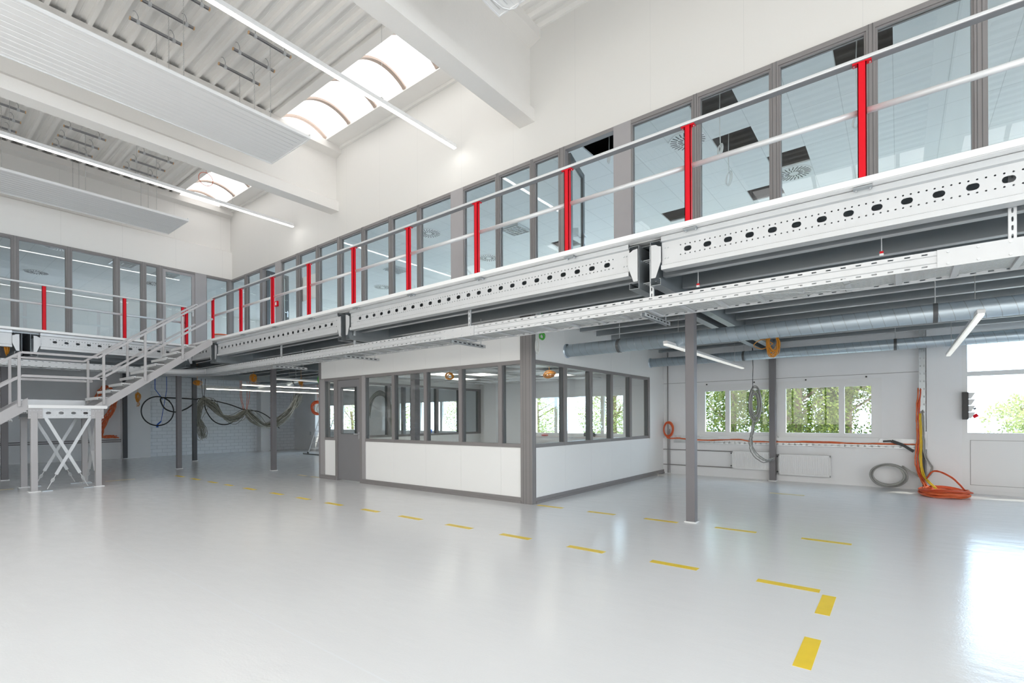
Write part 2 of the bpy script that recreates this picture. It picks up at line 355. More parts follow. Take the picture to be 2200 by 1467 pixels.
struct(MB().box(4.95, 5.75, YB-.2, YB-.12, 0, 2.98), 'trim_3', 'backwall', 'flat pilaster on the far wall')
struct(MB().box(9.4, 9.75, YB-.35, YB, 0, 2.98), 'trim_4', 'backwall', 'pilaster in the far corner')
struct(MB().box(XB-.3, XB, 18.2, 18.5, 0, 2.98), 'trim_5', 'backwall', 'pier of the back wall by the far corner')
struct(MB().box(XB-.3, XB, 8.9, 9.35, 0, 2.98), 'trim_6', 'backwall', 'pier of the back wall inside the cabin')
# flat roof over the offices
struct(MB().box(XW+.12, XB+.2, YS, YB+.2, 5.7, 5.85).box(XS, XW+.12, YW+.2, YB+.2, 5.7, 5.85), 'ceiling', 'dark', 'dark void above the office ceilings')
# corrugated roof of the hall
pitch = .2335
def roof(x0, x1, name):
    prof = []; x = x0
    while x < x1-.01:
        for dx, z in ((0, ZC), (.048, ZC), (.060, ZC+.06), (.12, ZC+.06), (.126, ZC+.066), (.155, ZC+.066), (.161, ZC+.06), (.221, ZC+.06)):
            if x+dx <= x1: prof.append((x+dx, z))
        x += pitch
    prof.append((x1, ZC))
    return prof
rf = MB()
rp = roof(-1.6, 4.62, ''); rf.strip(rp, 'y', YS, YW+.2)
rf.box(XS, -2.9, YS, YW+.2, ZC, ZC+.1)
skyb = [(YS, -6.05), (-5.55, -.94), (-.44, 4.155), (4.655, 9.255), (9.755, 14.43)]
o = struct(rf, 'ceiling', 'roof', 'white corrugated roof sheet of the hall', solid=.006)
# sheet over the first bay beside the wall (no skylight there) and soffit bands of the skylights
rf = MB(); rf.strip(roof(4.62, 6.05, ''), 'y', YS, 4.3)
struct(rf, 'ceiling', 'roof', 'corrugated roof sheet above the near bay', solid=.006)
nb = 0
for k, (y0, y1) in enumerate(skyb):
    for side in (0, 1):
        xa, xb_ = (4.76, 5.70) if side == 0 else (-2.6, -1.66)
        if side == 0 and k < 3: continue
        nb += 1
        sk = thing('window_%d' % nb, ['white arched skylight strip over the nearer bay by the long wall', 'white arched skylight strip over the farther bay by the long wall'][k-3] if side == 0 else 'white arched skylight over the other side of the hall', None, (xa, y0, ZC), None, 'structure')
        f = MB()
        f.box(xa-.16, xa, y0-.3, y1+.3, ZC-.005, ZC+.08)
        f.box(xb_, xb_+(.33 if side == 0 else .1), y0-.3, y1+.3, ZC-.005, ZC+.08)
        if side == 0: f.box(6.0, 6.05, y0-.3, y1+.3, ZC-.06, ZC-.005)
        f.build('curb', 'roof', sk)
        R = .75; cx = (xa+xb_)/2; hw = (xb_-xa)/2; cz = ZC+.03-math.sqrt(R*R-hw*hw)
        arc = [(cx+R*math.sin(t), cz+R*math.cos(t)) for t in [math.asin(hw/R)*(i/8-1) for i in range(17)]]
        MB().strip([(a, z+.04) for a, z in arc], 'y', y0-.3, y1+.3).build('glazing', 'opal', sk, smooth=True, solid=.01)
        yy = 5.97 if k == 3 else (y0+.45)
        while yy < y1+.1:
            rr = MB()
            for i in range(16):
                p, q = arc[i], arc[i+1]; rr.bar((p[0], yy, p[1]), (q[0], yy, q[1]), .035, .075, up=(0, 1, 0))
            if yy > y0: rr.build('arched_rib', 'rib', sk)
            yy += .827
# roof beams
BL = {2: 'deep white concrete roof beam in front of the arched skylight, end resting on the tall wall', 3: 'white concrete roof beam between the two hanging radiant panels', 4: 'white concrete roof beam against the far wall', 1: 'white concrete roof beam above the camera', 0: 'white concrete roof beam over the hall entrance'}
for k, y in enumerate(BEAMS):
    pr = [(-.14, 5.67), (.14, 5.67), (.14, 5.86), (.055, 5.93), (.055, 6.80), (.25, 6.86), (.25, 7.0), (-.25, 7.0), (-.25, 6.86), (-.055, 6.80), (-.055, 5.93), (-.14, 5.86)]
    if k == 4: pr = [(a, b) for a, b in pr if True]
    b = MB().prism([(y+a, z) for a, z in pr], 'x', XS, XW if k < 4 else XW)
    o = tag(b.build('roof_beam', 'conc'), BL[k], 'beam', 'roof beams')
    struct(MB().box(XS, 4.6, y-.02, y+.02, 7.0, 7.13), 'trim_%d' % (10+k), 'conc', 'closure above a roof beam')

# ------------------------------------------------------------------ lights of the hall
def strip_light(y, z, x0, x1, joints, cables, label):
    t = thing('linear_light', label, 'light', ((x0+x1)/2, y, z), 'linear lights under the hall roof')
    MB().box(x0, x1, y-.03, y+.03, z+.0, z+.06).build('housing', 'white', t)
    xs = [x0]+joints+[x1]
    for a, b in zip(xs, xs[1:]): MB().box(a+.006, b-.006, y-.025, y+.025, z-.012, z).build('diffuser', 'led', t)
    for cx in cables:
        MB().tube([(cx, y, z+.06), (cx, y, 7.0)], .003, 5).build('suspension_cable', 'chain', t)
        MB().box(cx-.02, cx+.02, y-.012, y+.012, z+.06, z+.09).build('clip', 'chain', t)
strip_light(5.80, 5.745, -2.6, 5.93, [-1.6, .9, 3.36], [-1.5, 1.9, 4.45], 'long glowing linear light hanging nearer the viewer, ending at the tall white wall')
strip_light(11.0, 5.70, -2.6, 5.93, [-1.6, .9, 2.09, 3.34], [1.3, 2.95, 4.6], 'long glowing linear light hanging farther away in front of the second radiant panel')
# radiant ceiling panels
def radiant(x0, x1, y0, y1, z, label, ribs=False):
    t = thing('radiant_panel', label, 'heating panel', ((x0+x1)/2, (y0+y1)/2, z), 'radiant ceiling panels')
    MB().box(x0, x1, y0, y1, z, z+.035).build('panel', 'radp', t)
    e = MB().box(x0, x1, y0-.012, y0, z-.012, z+.035).box(x0, x1, y1, y1+.012, z-.012, z+.035).box(x1, x1+.012, y0-.012, y1+.012, z-.012, z+.06)
    e.build('edge_frame', 'white', t)
    c = MB(); n = 11
    for i in range(n): yy = y0+(y1-y0)*(i+.5)/n; c.tube([(x0, yy, z+.001), (x1-.06, yy, z+.001)], .005, 6)
    c.build('pipe_groove', 'radp', t, smooth=True)
    return t
radiant(-2.5, 4.23, 7.34, 8.57, 5.70, 'long pale radiant heating panel hanging in the nearer bay, in front of the arched skylight')
radiant(-2.5, 4.29, 12.5, 13.74, 5.70, 'long pale radiant heating panel hanging in the farther bay')
t = radiant(-2.5, 4.24, 2.3, 3.46, 5.70, 'corner of a ribbed white radiant panel at the top edge of the picture')
c = MB()
for x in (4.0, 3.2, 2.4):
    for y0 in (2.36, 2.75, 3.14):
        pts = [(x+.18, y0, 5.69), (x+.18, y0+.22, 5.69), (x-.5, y0+.22, 5.69), (x-.5, y0, 5.69)]
        c.tube(smoothpath(pts, 4, True), .008, 6, True)
c.build('pressed_rim', 'white', t, smooth=True)
# mounting rails with chains
proto_rail = None; proto_chain = None
def mount(x, y, i, where):
    global proto_rail, proto_chain
    lab = 'grey steel rail, %s of three, %s' % (['first', 'middle', 'last'][i], where)
    labc = 'thin chain of the %s rail, %s' % (['first', 'middle', 'last'][i], where)
    if proto_rail is None:
        t = thing('mounting_rail', lab, 'rail', (x, y, 6.9), 'steel rails under the corrugated roof')
        b = MB(); b.box(x-.32, x+.32, y-.016, y-.011, 6.885, 6.915); b.box(x-.32, x+.32, y+.011, y+.016, 6.885, 6.915); b.box(x-.32, x+.32, y-.016, y+.016, 6.911, 6.915); b.build('channel', 'bar', t)
        for s in (-1, 1): MB().box(x+s*.315-.007, x+s*.315+.007, y-.018, y+.018, 6.882, 6.918).build('end_cap', 'cap', t)
        for s in (-1, 1):
            MB().box(x+s*.22-.02, x+s*.22+.02, y-.02, y+.02, 6.878, 6.922).build('clamp', 'galv', t)
            MB().tube(smoothpath([(x+s*.22, y, 6.92), (x+s*.22, y, 6.98), (x+s*.22-.03, y, 7.03), (x+s*.22-.06, y, 7.02)], 4), .004, 5).build('hook', 'bar', t)
        proto_rail = t
        m = MB(); z = 6.88; k = 0
        while z > 5.80:
            q = []
            for a in range(10):
                an = 2*math.pi*a/10; dx = .006*math.cos(an); dz = .016*math.sin(an)
                q.append((x+(dx if k % 2 else 0), y+(0 if k % 2 else dx), z-.016+dz))
            m.tube(q, .0022, 4, True); z -= .026; k += 1
        o = m.build('hanging_chain', 'chain'); tag(o, labc, 'chain', 'chains of the radiant panels'); proto_chain = o
        proto_rail['p'] = 0; del proto_rail['p']
        mount.o = (x, y)
    else:
        off = (x-mount.o[0], y-mount.o[1], 0)
        dup(proto_rail, off, lab); c = proto_chain.copy(); COL.objects.link(c); c.location = off; c['label'] = labc
for (x, ys, wh) in ((3.67, (7.455, 7.97, 8.48), 'set above the nearer radiant panel close to the skylight'), (2.52, (7.46, 8.0, 8.49), 'set above the nearer radiant panel away from the skylight'),
                    (3.72, (12.57, 13.1, 13.59), 'set above the farther radiant panel close to the skylight'), (2.54, (12.59, 13.1, 13.6), 'middle set above the farther radiant panel'),
                    (1.38, (12.59, 13.1, 13.6), 'set above the farther radiant panel away from the skylight')):
    for i, y in enumerate(ys): mount(x, y, i, wh)
tag(MB().tube([(4.389+.14*math.cos(a*math.pi/12), 11.78, 6.45+.14*math.sin(a*math.pi/12)) for a in range(24)], .006, 6, True).tube([(4.389+.01, 11.78, 6.59), (4.37, 11.78, 6.99)], .004, 5).build('cable_loop', 'orange'), 'small loop of thin cable hanging before the farther skylight', 'cable')

# ------------------------------------------------------------------ mezzanine deck
dk = MB().box(XE+.14, XB, -6.2, YB, ZD-.02, ZD).box(XS, XE+.14, YL+.14, YB, ZD-.02, ZD)
tag(dk.build('floor', 'upfloor'), 'mezzanine deck', None, None, 'structure')
# profiled steel underside
us = MB(); x = XE+.2
prof = []
while x < XB-.1: prof += [(x, 2.985), (x+.06, 2.985), (x+.09, 3.008), (x+.17, 3.008), (x+.2, 2.985)]; x += .2
us.strip(prof, 'y', -6.1, YB-.01)
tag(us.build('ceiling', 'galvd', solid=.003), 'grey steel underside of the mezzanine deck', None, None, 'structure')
us = MB().box(XS, XE+.2, YL+.2, YB-.13, 2.985, 3.008)
tag(us.build('ceiling', 'galvd'), 'grey steel underside of the gallery behind the stair', None, None, 'structure')
# fascia lip and soffit strip
fa = MB()
fa.box(XE, XE+.02, -6, YL+.02, ZD-.012, ZD+.035); fa.box(XE+.02, XE+.14, -6, YL+.14, ZD-.014, ZD-.001)
struct(fa, 'trim_20', 'fascia', 'white edge strip along the long gallery')
fa = MB(); fa.box(XS, XE+.02, YL, YL+.02, ZD-.012, ZD+.035); fa.box(XS, XE+.0195, YL+.02, YL+.14, ZD-.013, ZD-.001)
struct(fa, 'trim_21', 'fascia', 'white edge strip along the gallery behind the stair', bevel=.003)

def perf(mb, P, a0, a1, z0, z1, big=.18, small=True, r=.0065, start=.09, end=.09):
    """web plate: two rows of round holes and a middle row of oblong holes. P(a,z)->3D"""
    h = z1-z0; zc = (z0+z1)/2+.005; za, zb2 = zc-.032, zc+.032; zl, zh = zc-.060, zc+.060
    n = int((a1-a0-start-end)/big); s0 = a0+(a1-a0-n*big)/2
    mb.quad(P, a0, s0, z0, z1); mb.quad(P, s0+n*big, a1, z0, z1)
    mb.quad(P, s0, s0+n*big, z0, zl); mb.quad(P, s0, s0+n*big, zh, z1)
    for i in range(n):
        c = s0+i*big
        mb.hole_cell(P, c, c+big, za, zb2, .035, .024, 16)
        for j in range(4):
            for (q0, q1) in ((zl, za), (zb2, zh)): mb.hole_cell(P, c+j*big/4, c+(j+1)*big/4, q0, q1, r, r, 8)
def edge_beam(y0, y1, label, along='y', c=4.72, sg=1):
    t = thing('perforated_edge_beam', label, 'steel beam', (c, (y0+y1)/2, 2.69) if along == 'y' else ((y0+y1)/2, c, 2.69), 'perforated edge beams of the gallery')
    if along == 'y': P = lambda a, z: (c, a, z); f = lambda dx, z: (c+dx, z)
    else: P = lambda a, z: (a, c, z); f = lambda dx, z: (c+dx, z)
    m = MB(); perf(m, P, y0, y1, 2.74, 2.955); m.build('web', 'galvl', t, solid=.003)
    MB().strip([f(0, 2.955), f(-.022, 2.965), f(-.022, 3.01), f(.09, 3.01), f(.09, 2.99)], 'y' if along == 'y' else 'x', y0, y1).build('top_flange', 'galv', t, solid=.003)
    MB().strip([f(0, 2.74), f(-.022, 2.73), f(-.022, 2.69), f(.09, 2.69), f(.09, 2.71)], 'y' if along == 'y' else 'x', y0, y1).build('bottom_flange', 'galvl', t, solid=.003)
    # trapezoid end brackets
    for s, e in ((-1, y0), (1, y1)):
        poly = [(e-s*.0, 2.915), (e+s*.03, 2.925), (e+s*.05, 2.94), (e+s*.10, 2.945), (e+s*.10, 2.62), (e+s*.055, 2.62), (e+s*.0, 2.77)]
        mb = MB()
        if along == 'y': mb.prism(poly, 'x', c-.028, c-.024)
        else: mb.prism(poly, 'y', c-.028, c-.024)
        mb.build('end_bracket', 'galvl', t)
        b = MB()
        for zz in (2.80, 2.90):
            for dd in (.03, .06):
                p = e-s*dd; q = P(p, zz)
                b.rev(q, [(.001, 0)], 6) if False else None
                if along == 'y': b.tube([(c-.012, p, zz), (c, p, zz)], .007, 6)
                else: b.tube([(p, c-.012, zz), (p, c, zz)], .007, 6)
        b.build('bolt', 'galv', t)
    return t
G2 = .17
EB = ['perforated steel edge beam with the biggest holes, at the gate end of the long gallery', 'perforated steel edge beam in the middle of the long gallery edge', 'perforated steel edge beam at the far end of the long gallery, beside the stair head']
edge_beam(GIRD[0]+G2, GIRD[1]-G2, EB[0]); edge_beam(GIRD[1]+G2, GIRD[2]-G2, EB[1]); edge_beam(GIRD[2]+G2, GIRD[3]-G2-.02, EB[2])
edge_beam(GIRD[3]+G2+.02, 13.5, 'short perforated edge beam in the gallery corner behind the stair head')
edge_beam(2.02, 4.62, 'perforated edge beam of the far gallery directly behind the stair', 'x', 13.56)
edge_beam(-1.4, 1.62, 'perforated edge beam of the far gallery, away from the stair beyond the girder end', 'x', 13.56)
# clips under the edge at each post
POSTS = [.2146-2.62, .2146-1.31, .2146, 1.5289, 2.8305, 4.1515, 5.4465, 6.7557, 8.0668, 9.3502, 10.68, 12.06]
clipm = None
for i, y in enumerate(POSTS[1:-1]):
    lab = 'small bolted steel clip under the white gallery edge, %s from the gate end' % ORD[i]
    if clipm is None:
        t = thing('edge_clip', lab, 'bracket', (4.68, y, 3.0), 'clips under the gallery edge')
        m = MB().box(4.635, 4.74, y-.06, y+.06, 3.003, 3.012).build('plate', 'galvd', t)
        for dy in (-.045, .045): MB().tube([(4.68, y+dy, 2.992), (4.68, y+dy, 3.003)], .008, 6).build('bolt', 'galv', t)
        clipm = (t, y)
    else: dup(clipm[0], (0, y-clipm[1], 0), lab)
# main girders: two C sections back to back
def cgirder(y, x0, x1, label, along='x', c0=None):
    t = thing('double_girder', label, 'steel girder', ((x0+x1)/2, y, 2.55) if along == 'x' else (y, (x0+x1)/2, 2.55), 'double main girders under the deck')
    for s in (-1, 1):
        w0 = y+s*.062
        poly = [(w0+s*.10, 2.962), (w0+s*.10, 2.978), (w0, 2.978), (w0, 2.55), (w0+s*.10, 2.55), (w0+s*.10, 2.61), (w0+s*.085, 2.61)]
        m = MB().strip(poly, 'x', x0, x1) if along == 'x' else MB().strip(poly, 'y', x0, x1)
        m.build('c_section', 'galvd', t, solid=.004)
    b = MB()
    for k in range(7):
        for zz in (2.62, 2.85):
            if along == 'x': b.tube([(x0+.12+k*.05, y-.075, zz), (x0+.12+k*.05, y+.075, zz)], .006, 6)
    if b.v: b.build('bolt', 'galv', t)
    return t
cgirder(GIRD[0], 4.72, XB-.02, 'double steel girder under the deck at the gate end')
cgirder(GIRD[1], 4.70, XB-.02, 'double steel girder whose open end shows at the gallery edge, over the free column')
cgirder(GIRD[2], 4.70, XB-.02, 'double steel girder ending at the middle of the long gallery edge')
cgirder(GIRD[3], 4.70, XB-.02, 'double steel girder ending beside the stair head')
cgirder(17.1, 4.70, XB-.02, 'double steel girder under the deck near the brick wall')
cgirder(1.82, 13.56, YB-.2, 'double steel girder ending at the far gallery edge behind the stair', 'y')
cgirder(4.80, 13.7, 17.0, 'double steel girder of the far gallery close to the corner', 'y')
# joists along y
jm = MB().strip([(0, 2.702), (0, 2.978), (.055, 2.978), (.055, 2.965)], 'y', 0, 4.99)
jf = MB().strip([(.07, 2.715), (.07, 2.70), (0, 2.70)], 'y', 0, 4.99)  # same joist in brighter steel: reflected floor light put into the colour
jp = None; jn = 0
bay = [(GIRD[0]+.085, 'in the gate bay'), (GIRD[1]+.085, 'in the cabin bay'), (GIRD[2]+.085, 'in the bay past the cabin'), (GIRD[3]+.02, 'in the stair bay')]
xs = [4.97+.575*i for i in range(11) if 4.97+.575*i < 10.9]
for bi, (y0, bn) in enumerate(bay):
    for i, x in enumerate(xs):
        if bi == 1 and False: continue
        lab = 'thin steel joist %s, %s from the gallery edge' % (bn, ORD[i])
        if jp is None: jp = tag(jm.build('deck_joist', 'galvd', solid=.003), lab, 'joist', 'steel joists under the deck'); jp.location = (x, y0, 0); jfo = jf.build('bottom_flange', 'galvl', solid=.003); jfo.parent = jp
        else: c = jp.copy(); COL.objects.link(c); c.location = (x, y0, 0); c['label'] = lab; d_ = jfo.copy(); COL.objects.link(d_); d_.parent = c
        if bi == 3: c.scale = (1, .96, 1)
for y0, nm in ((-3.0, 'gate bay'), (2.1, 'cabin bay'), (7.3, 'bay past the cabin')):
    b = MB()
    for k in range(48): b.tube([(5.535, y0+k*.10, 2.86), (5.544, y0+k*.10, 2.86)], .009, 8)  # small pale discs set in a row along the web
    tag(b.build('disc_row', 'galvl'), 'row of small pale discs along the first joist in the '+nm, 'bolts', None, 'stuff')
for i in range(5):
    c = tag(MB().strip([(14.3+i*1.1+a, z) for a, z in ((.055, 2.72), (.055, 2.70), (0, 2.70), (0, 2.985), (.055, 2.985))], 'x', 1.92, 4.70).build('deck_joist', 'galvd', solid=.003), 'steel joist under the far gallery, %s from its edge' % ORD[i], 'joist', 'steel joists under the deck')

# columns
def column(x, y, w, z, label, m='colm'):
    t = thing('steel_column', label, 'column', (x, y, 0), 'grey steel columns of the mezzanine')
    MB().box(x-w/2, x+w/2, y-w/2, y+w/2, .012, z).build('shaft', m, t, bevel=.004)
    MB().box(x-w/2-.016, x+w/2+.016, y-w/2-.016, y+w/2+.016, 0, .013).build('base_plate', 'white', t)
column(6.02, 1.97, .105, 2.55, 'grey steel column standing free on the open floor between cabin and gate')
column(10.87, 1.97, .11, 2.55, 'grey steel column between the two windows of the back wall')
column(6.02, 12.16, .105, 2.55, 'grey steel column between cabin and stair, beside the sagging cable bundles')
column(4.80, 14.66, .105, 2.985, 'grey steel column beside the black cable loops, nearer of that pair')
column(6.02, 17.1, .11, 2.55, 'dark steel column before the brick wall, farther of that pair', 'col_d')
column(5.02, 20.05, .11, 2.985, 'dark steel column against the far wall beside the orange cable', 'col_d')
column(1.66, 14.9, .105, 2.985, 'grey steel column under the far gallery behind the lower stair flight')
column(6.08, 7.0, .12, 2.55, 'grey steel column inside the glazed cabin behind its long front')
column(10.2, 12.3, .11, 2.55, 'grey steel column seen through the cabin before the back windows')

# ------------------------------------------------------------------ guard railing
rl = thing('guard_railing', 'long gallery railing with red posts and grey rails above the perforated beams', 'railing', (4.62, 5, ZD))
for i, y in enumerate(POSTS):
    p = MB()
    wd = .028
    p.box(4.60, 4.645, y-wd, y-wd+.006, 3.066, 3.94); p.box(4.60, 4.645, y+wd-.006, y+wd, 3.066, 3.94); p.box(4.60, 4.606, y-wd, y+wd, 3.066, 3.94)
    p.box(4.598, 4.65, y-.06, y+.06, 3.935, 3.945)
    p.build('post', 'red', rl)
    for s_ in (-.05, .05): MB().tube([(4.625, y+s_, 3.928), (4.625, y+s_, 3.936)], .006, 6).build('bolt', 'galv', rl)
MB().box(4.59, 4.66, POSTS[0], POSTS[-1]+.03, 3.949, 3.978).build('top_rail', 'rail', rl, bevel=.008)
MB().box(4.593, 4.657, POSTS[0], POSTS[-1]+.03, 3.945, 3.949).build('rail_underside_shade', 'rail_shade', rl)  # thin dark plate painting the shade under the top rail
for y0, y1 in zip(POSTS[:-1], POSTS[1:]): MB().tube([(4.655, y0-.03, 3.585), (4.655, y1-.02, 3.585)], .024, 14).build('mid_rail', 'rail', rl, smooth=True)
rl2 = thing('guard_railing', 'far gallery railing with red posts behind the stair', 'railing', (1, 13.46, ZD))
for x in (-.55, .75, 2.065, 3.372, 4.50, 4.58):
    p = MB(); p.box(x-.03, x+.03, 13.44, 13.446, 3.066, 3.94); p.box(x-.03, x-.024, 13.44, 13.485, 3.066, 3.94); p.box(x+.024, x+.03, 13.44, 13.485, 3.066, 3.94); p.build('post', 'red', rl2)
MB().box(-2.9, 4.58, 13.43, 13.50, 3.946, 3.978).build('top_rail', 'rail', rl2, bevel=.008)
MB().tube([(-2.9, 13.49, 3.585), (4.58, 13.49, 3.585)], .024, 14).build('mid_rail', 'rail', rl2, smooth=True)
MB().box(4.60, 4.65, 12.98, 13.46, 3.946, 3.97).build('top_rail', 'rail', rl2)

# ------------------------------------------------------------------ staircase
st = thing('steel_staircase', 'grey steel staircase with grating treads, landing and X-braced legs', 'staircase', (2.1, 12.5, 0))
YF, YK = 12.03, 12.97
SL = (2.87-1.508)/(4.52-2.73)
def stringer(x0, z0, x1, z1, y, d=.165, cuts=None):
    # sloped flat channel: lower edge from (x0,z0) to (x1,z1)
    L = math.hypot(x1-x0, z1-z0); nx, nz = -(z1-z0)/L*d, (x1-x0)/L*d
    return MB().prism(cuts or [(x0, z0), (x1, z1), (x1+nx, z1+nz), (x0+nx, z0+nz)], 'y', y-.012, y+.012)
for y, s in ((YF, 1), (YK, -1)):
    up = [(2.52, 1.515), (2.73, 1.508), (4.60, 2.93), (4.60, 3.0), (4.53, 3.03)]
    MB().prism(up, 'y', y-.004, y+.004).build('stringer', 'stair', st)
    fl_ = MB(); fl_.bar((2.73, y+s*.02, 1.512), (4.60, y+s*.02, 2.933), .045, .006, up=(0, 1, 0) if False else (0, 0, 1)); fl_.bar((2.52, y+s*.02, 1.515), (4.53, y+s*.02, 3.03), .045, .006)
    fl_.build('stringer_flange', 'stair', st)
    lo = [(1.63, 1.46), (1.63, 1.66), (-.52, .02), (-.30, 0), (-.25, 0)]
    MB().prism([(1.63, 1.45), (1.63, 1.655), (-.55, 0), (-.27, 0)], 'y', y-.004, y+.004).build('stringer', 'stair', st)
    fl_ = MB(); fl_.bar((1.63, y+s*.02, 1.45), (-.27, y+s*.02, 0.004), .045, .006); fl_.bar((1.63, y+s*.02, 1.655), (-.55, y+s*.02, 0.004), .045, .006); fl_.build('stringer_flange', 'stair', st)
def tread(x, z):
    m = MB(); w = .24
    m.box(x-.004, x, YF+.01, YK-.01, z-.045, z+.006); m.box(x+w, x+w+.004, YF+.01, YK-.01, z-.04, z)
    for k in range(9): m.box(x+w*k/8-.0015, x+w*k/8+.0015, YF+.01, YK-.01, z-.03, z)
    for k in range(28): yy = YF+.03+k*(YK-YF-.06)/27; m.box(x, x+w, yy-.004, yy+.004, z-.012, z)
    m.box(x-.012, x+.03, YF+.01, YK-.01, z-.004, z+.006)
    return m.build('tread', 'grate', st)
for i in range(9): tread(2.60+i*.187, 1.70+i*.1435)
for i in range(9): tread(1.38-i*.187, 1.42-i*.1435)
# landing
MB().box(1.63, 2.72, YF-.03, YK+.03, 1.515, 1.535).build('landing_deck', 'grate', st)
MB().box(1.63, 2.73, YF-.035, YF-.025, 1.478, 1.53).build('landing_edge', 'fascia', st)
MB().box(1.63, 2.60, YK+.02, YK+.03, 1.50, 1.66).build('kick_plate', 'galvl', st)
for y in (YF, YK):
    m = MB(); perf(m, lambda a, z: (a, y, z), 1.81, 2.50, 1.30, 1.478, .172, True, .0055, 0, 0)
    m.build('landing_beam', 'galvl', st, solid=.004)
    for x0, x1 in ((1.63, 1.82), (2.49, 2.68)):
        MB().box(x0, x1, y-.008, y+.004, 1.292, 1.478).build('joint_plate', 'stair', st)
        b = MB()
        for k in range(4):
            for zz in (1.35, 1.44): b.box(x0+.02+k*.045, x0+.042+k*.045, y-.013, y-.008, zz-.005, zz+.005)
        b.build('slot_bolt', 'galvl', st)
for xx in (1.66, 2.64):
    MB().box(xx-.02, xx+.02, YF+.02, YK-.02, 1.32, 1.46).build('cross_beam', 'galvd', st)
for x in (1.71, 2.60):
    for y in (YF+.03, YK+.08):
        MB().box(x-.045, x+.045, y-.045, y+.045, .01, 1.40 if y < 12.5 else 1.45).build('leg', 'stair', st, bevel=.004)
        MB().box(x-.08, x+.08, y-.08, y+.08, 0, .012).build('base_plate', 'white', st)
def brace(p, q):
    p = Vector(p); q = Vector(q); d = (q-p).normalized(); L = (q-p).length; e = p+d*(L*.80)
    o = MB().bar(p, e, .05, .006, up=(0, 1, 0)).build('brace', 'galvl', st)
    MB().tube([e, q], .007, 8).build('rod', 'galvl', o)
    s1 = p+d*(L*.84); s2 = p+d*(L*.91); n = d.cross(Vector((0, 1, 0))).normalized()*.018
    MB().tube([s1, s1+n+d*.03, s2+n-d*.03, s2, s2-n-d*.03, s1-n+d*.03], .006, 6, True).build('turnbuckle', 'galvl', o)
    MB().box(q.x-.07, q.x+.07, q.y-.04, q.y+.04, 0, .012).build('foot_plate', 'galvd', o)
brace((1.86, YF-.02, 1.30), (2.44, YF-.02, .03)); brace((2.47, YF-.03, 1.30), (1.87, YF-.03, .03))
brace((1.86, YK+.05, 1.30), (2.44, YK+.05, .03)); brace((2.47, YK+.06, 1.30), (1.87, YK+.06, .03))
brace((2.60, YF+.12, 1.30), (2.60, YK-.1, .03)); brace((2.61, YK-.1, 1.30), (2.61, YF+.12, .03))
# hand rails of the stair
for side, y in ((0, YF), (1, YK)):
    n = 'hand_rail'
    pp = [(2.68, 1.66, 2.50), (3.345, 2.16, 2.99), (4.01, 2.65, 3.46)]
    if side == 1: pp = [(2.645, 1.64, 2.47), (3.30, 2.13, 2.96), (3.955, 2.62, 3.44)]
    yo = y-.02 if side == 0 else y+.02
    for x, z0, z1 in pp: MB().box(x-.02, x+.02, yo-.02, yo+.02, z0-.10, z1).build('baluster', 'stair', st, bevel=.003)
    for x, z0 in ((1.52, 1.50), (.55, .80), (-.3, .15)): MB().box(x-.02, x+.02, yo-.02, yo+.02, z0, z0+.93 if x > 1 else z0+.93).build('baluster', 'stair', st, bevel=.003)
    zt = 2.445
    h = MB(); pts = [(-.55, yo, .92), (1.55, yo, zt), (2.58, yo, zt), (4.60, yo, 3.95)]
    if side == 0: pts = [(-.55, yo, .87), (1.55, yo, 2.445), (2.60, yo, 2.45), (4.60, yo, 3.94)]
    for a, b in zip(pts, pts[1:]): h.bar(a, b, .03, .04)
    h.build('hand_rail', 'stair', st, bevel=.003)
    h = MB(); pts = [(-.55, yo, .47), (1.55, yo, 2.04), (2.72, yo, 2.05), (2.62, yo, 2.04), (4.60, yo, 3.50)]
    h.bar(pts[0], pts[1], .02, .045); h.bar(pts[1], pts[2], .02, .045); h.bar(pts[3], pts[4], .02, .04)
    h.build('knee_rail', 'stair', st, bevel=.003)

# ------------------------------------------------------------------ cable ladders
def slotrail(mb, P, a0, a1, z0, z1, pitch=.1):
    h = z1-z0; rows = [(z0, z0+.006, 0), (z0+.006, z0+.03, 1), (z0+.03, z1-.03, 2), (z1-.03, z1-.006, 1), (z1-.006, z1, 0)]
    n = int((a1-a0)/pitch); mb.quad(P, a0+n*pitch, a1, z0, z1)
    for r0, r1, k in rows:
        if k == 1:
            for i in range(n): mb.hole_cell(P, a0+i*pitch, a0+(i+1)*pitch, r0, r1, .017, .005, 4)
        else: mb.quad(P, a0, a0+n*pitch, r0, r1)
TX0, TX1, TZ0, TZ1 = 4.75, 5.19, 2.33, 2.455
tr = thing('cable_ladder', 'long galvanised cable ladder with mesh floor hanging under the long gallery', 'cable tray', (4.95, 5, TZ0))
Y0T, Y1T = -3.6, 12.75
m = MB(); slotrail(m, lambda a, z: (TX0, a, z), Y0T, Y1T, TZ0, TZ1); 
m.build('side_rail', 'galvl', tr, solid=.003)
m = MB(); slotrail(m, lambda a, z: (TX1, a, z), Y0T, Y1T, TZ0, TZ1); m.build('side_rail', 'galvl', tr, solid=.003)
m = MB().tube([(TX0-.004, Y0T, TZ0+.036), (TX0-.004, Y1T, TZ0+.036)], .003, 6).tube([(TX0-.004, Y0T, TZ1-.036), (TX0-.004, Y1T, TZ1-.036)], .003, 6)
m.build('pressed_bead', 'galv', tr)
y = Y0T+.25
while y < Y1T: MB().box(TX0, TX1, y-.02, y+.02, TZ0+.004, TZ0+.02).build('rung', 'galvl', tr); y += .335
MB().box(TX0, TX1, Y0T, Y1T, TZ0+.024, TZ0+.026).build('mesh_floor', 'mesh', tr)
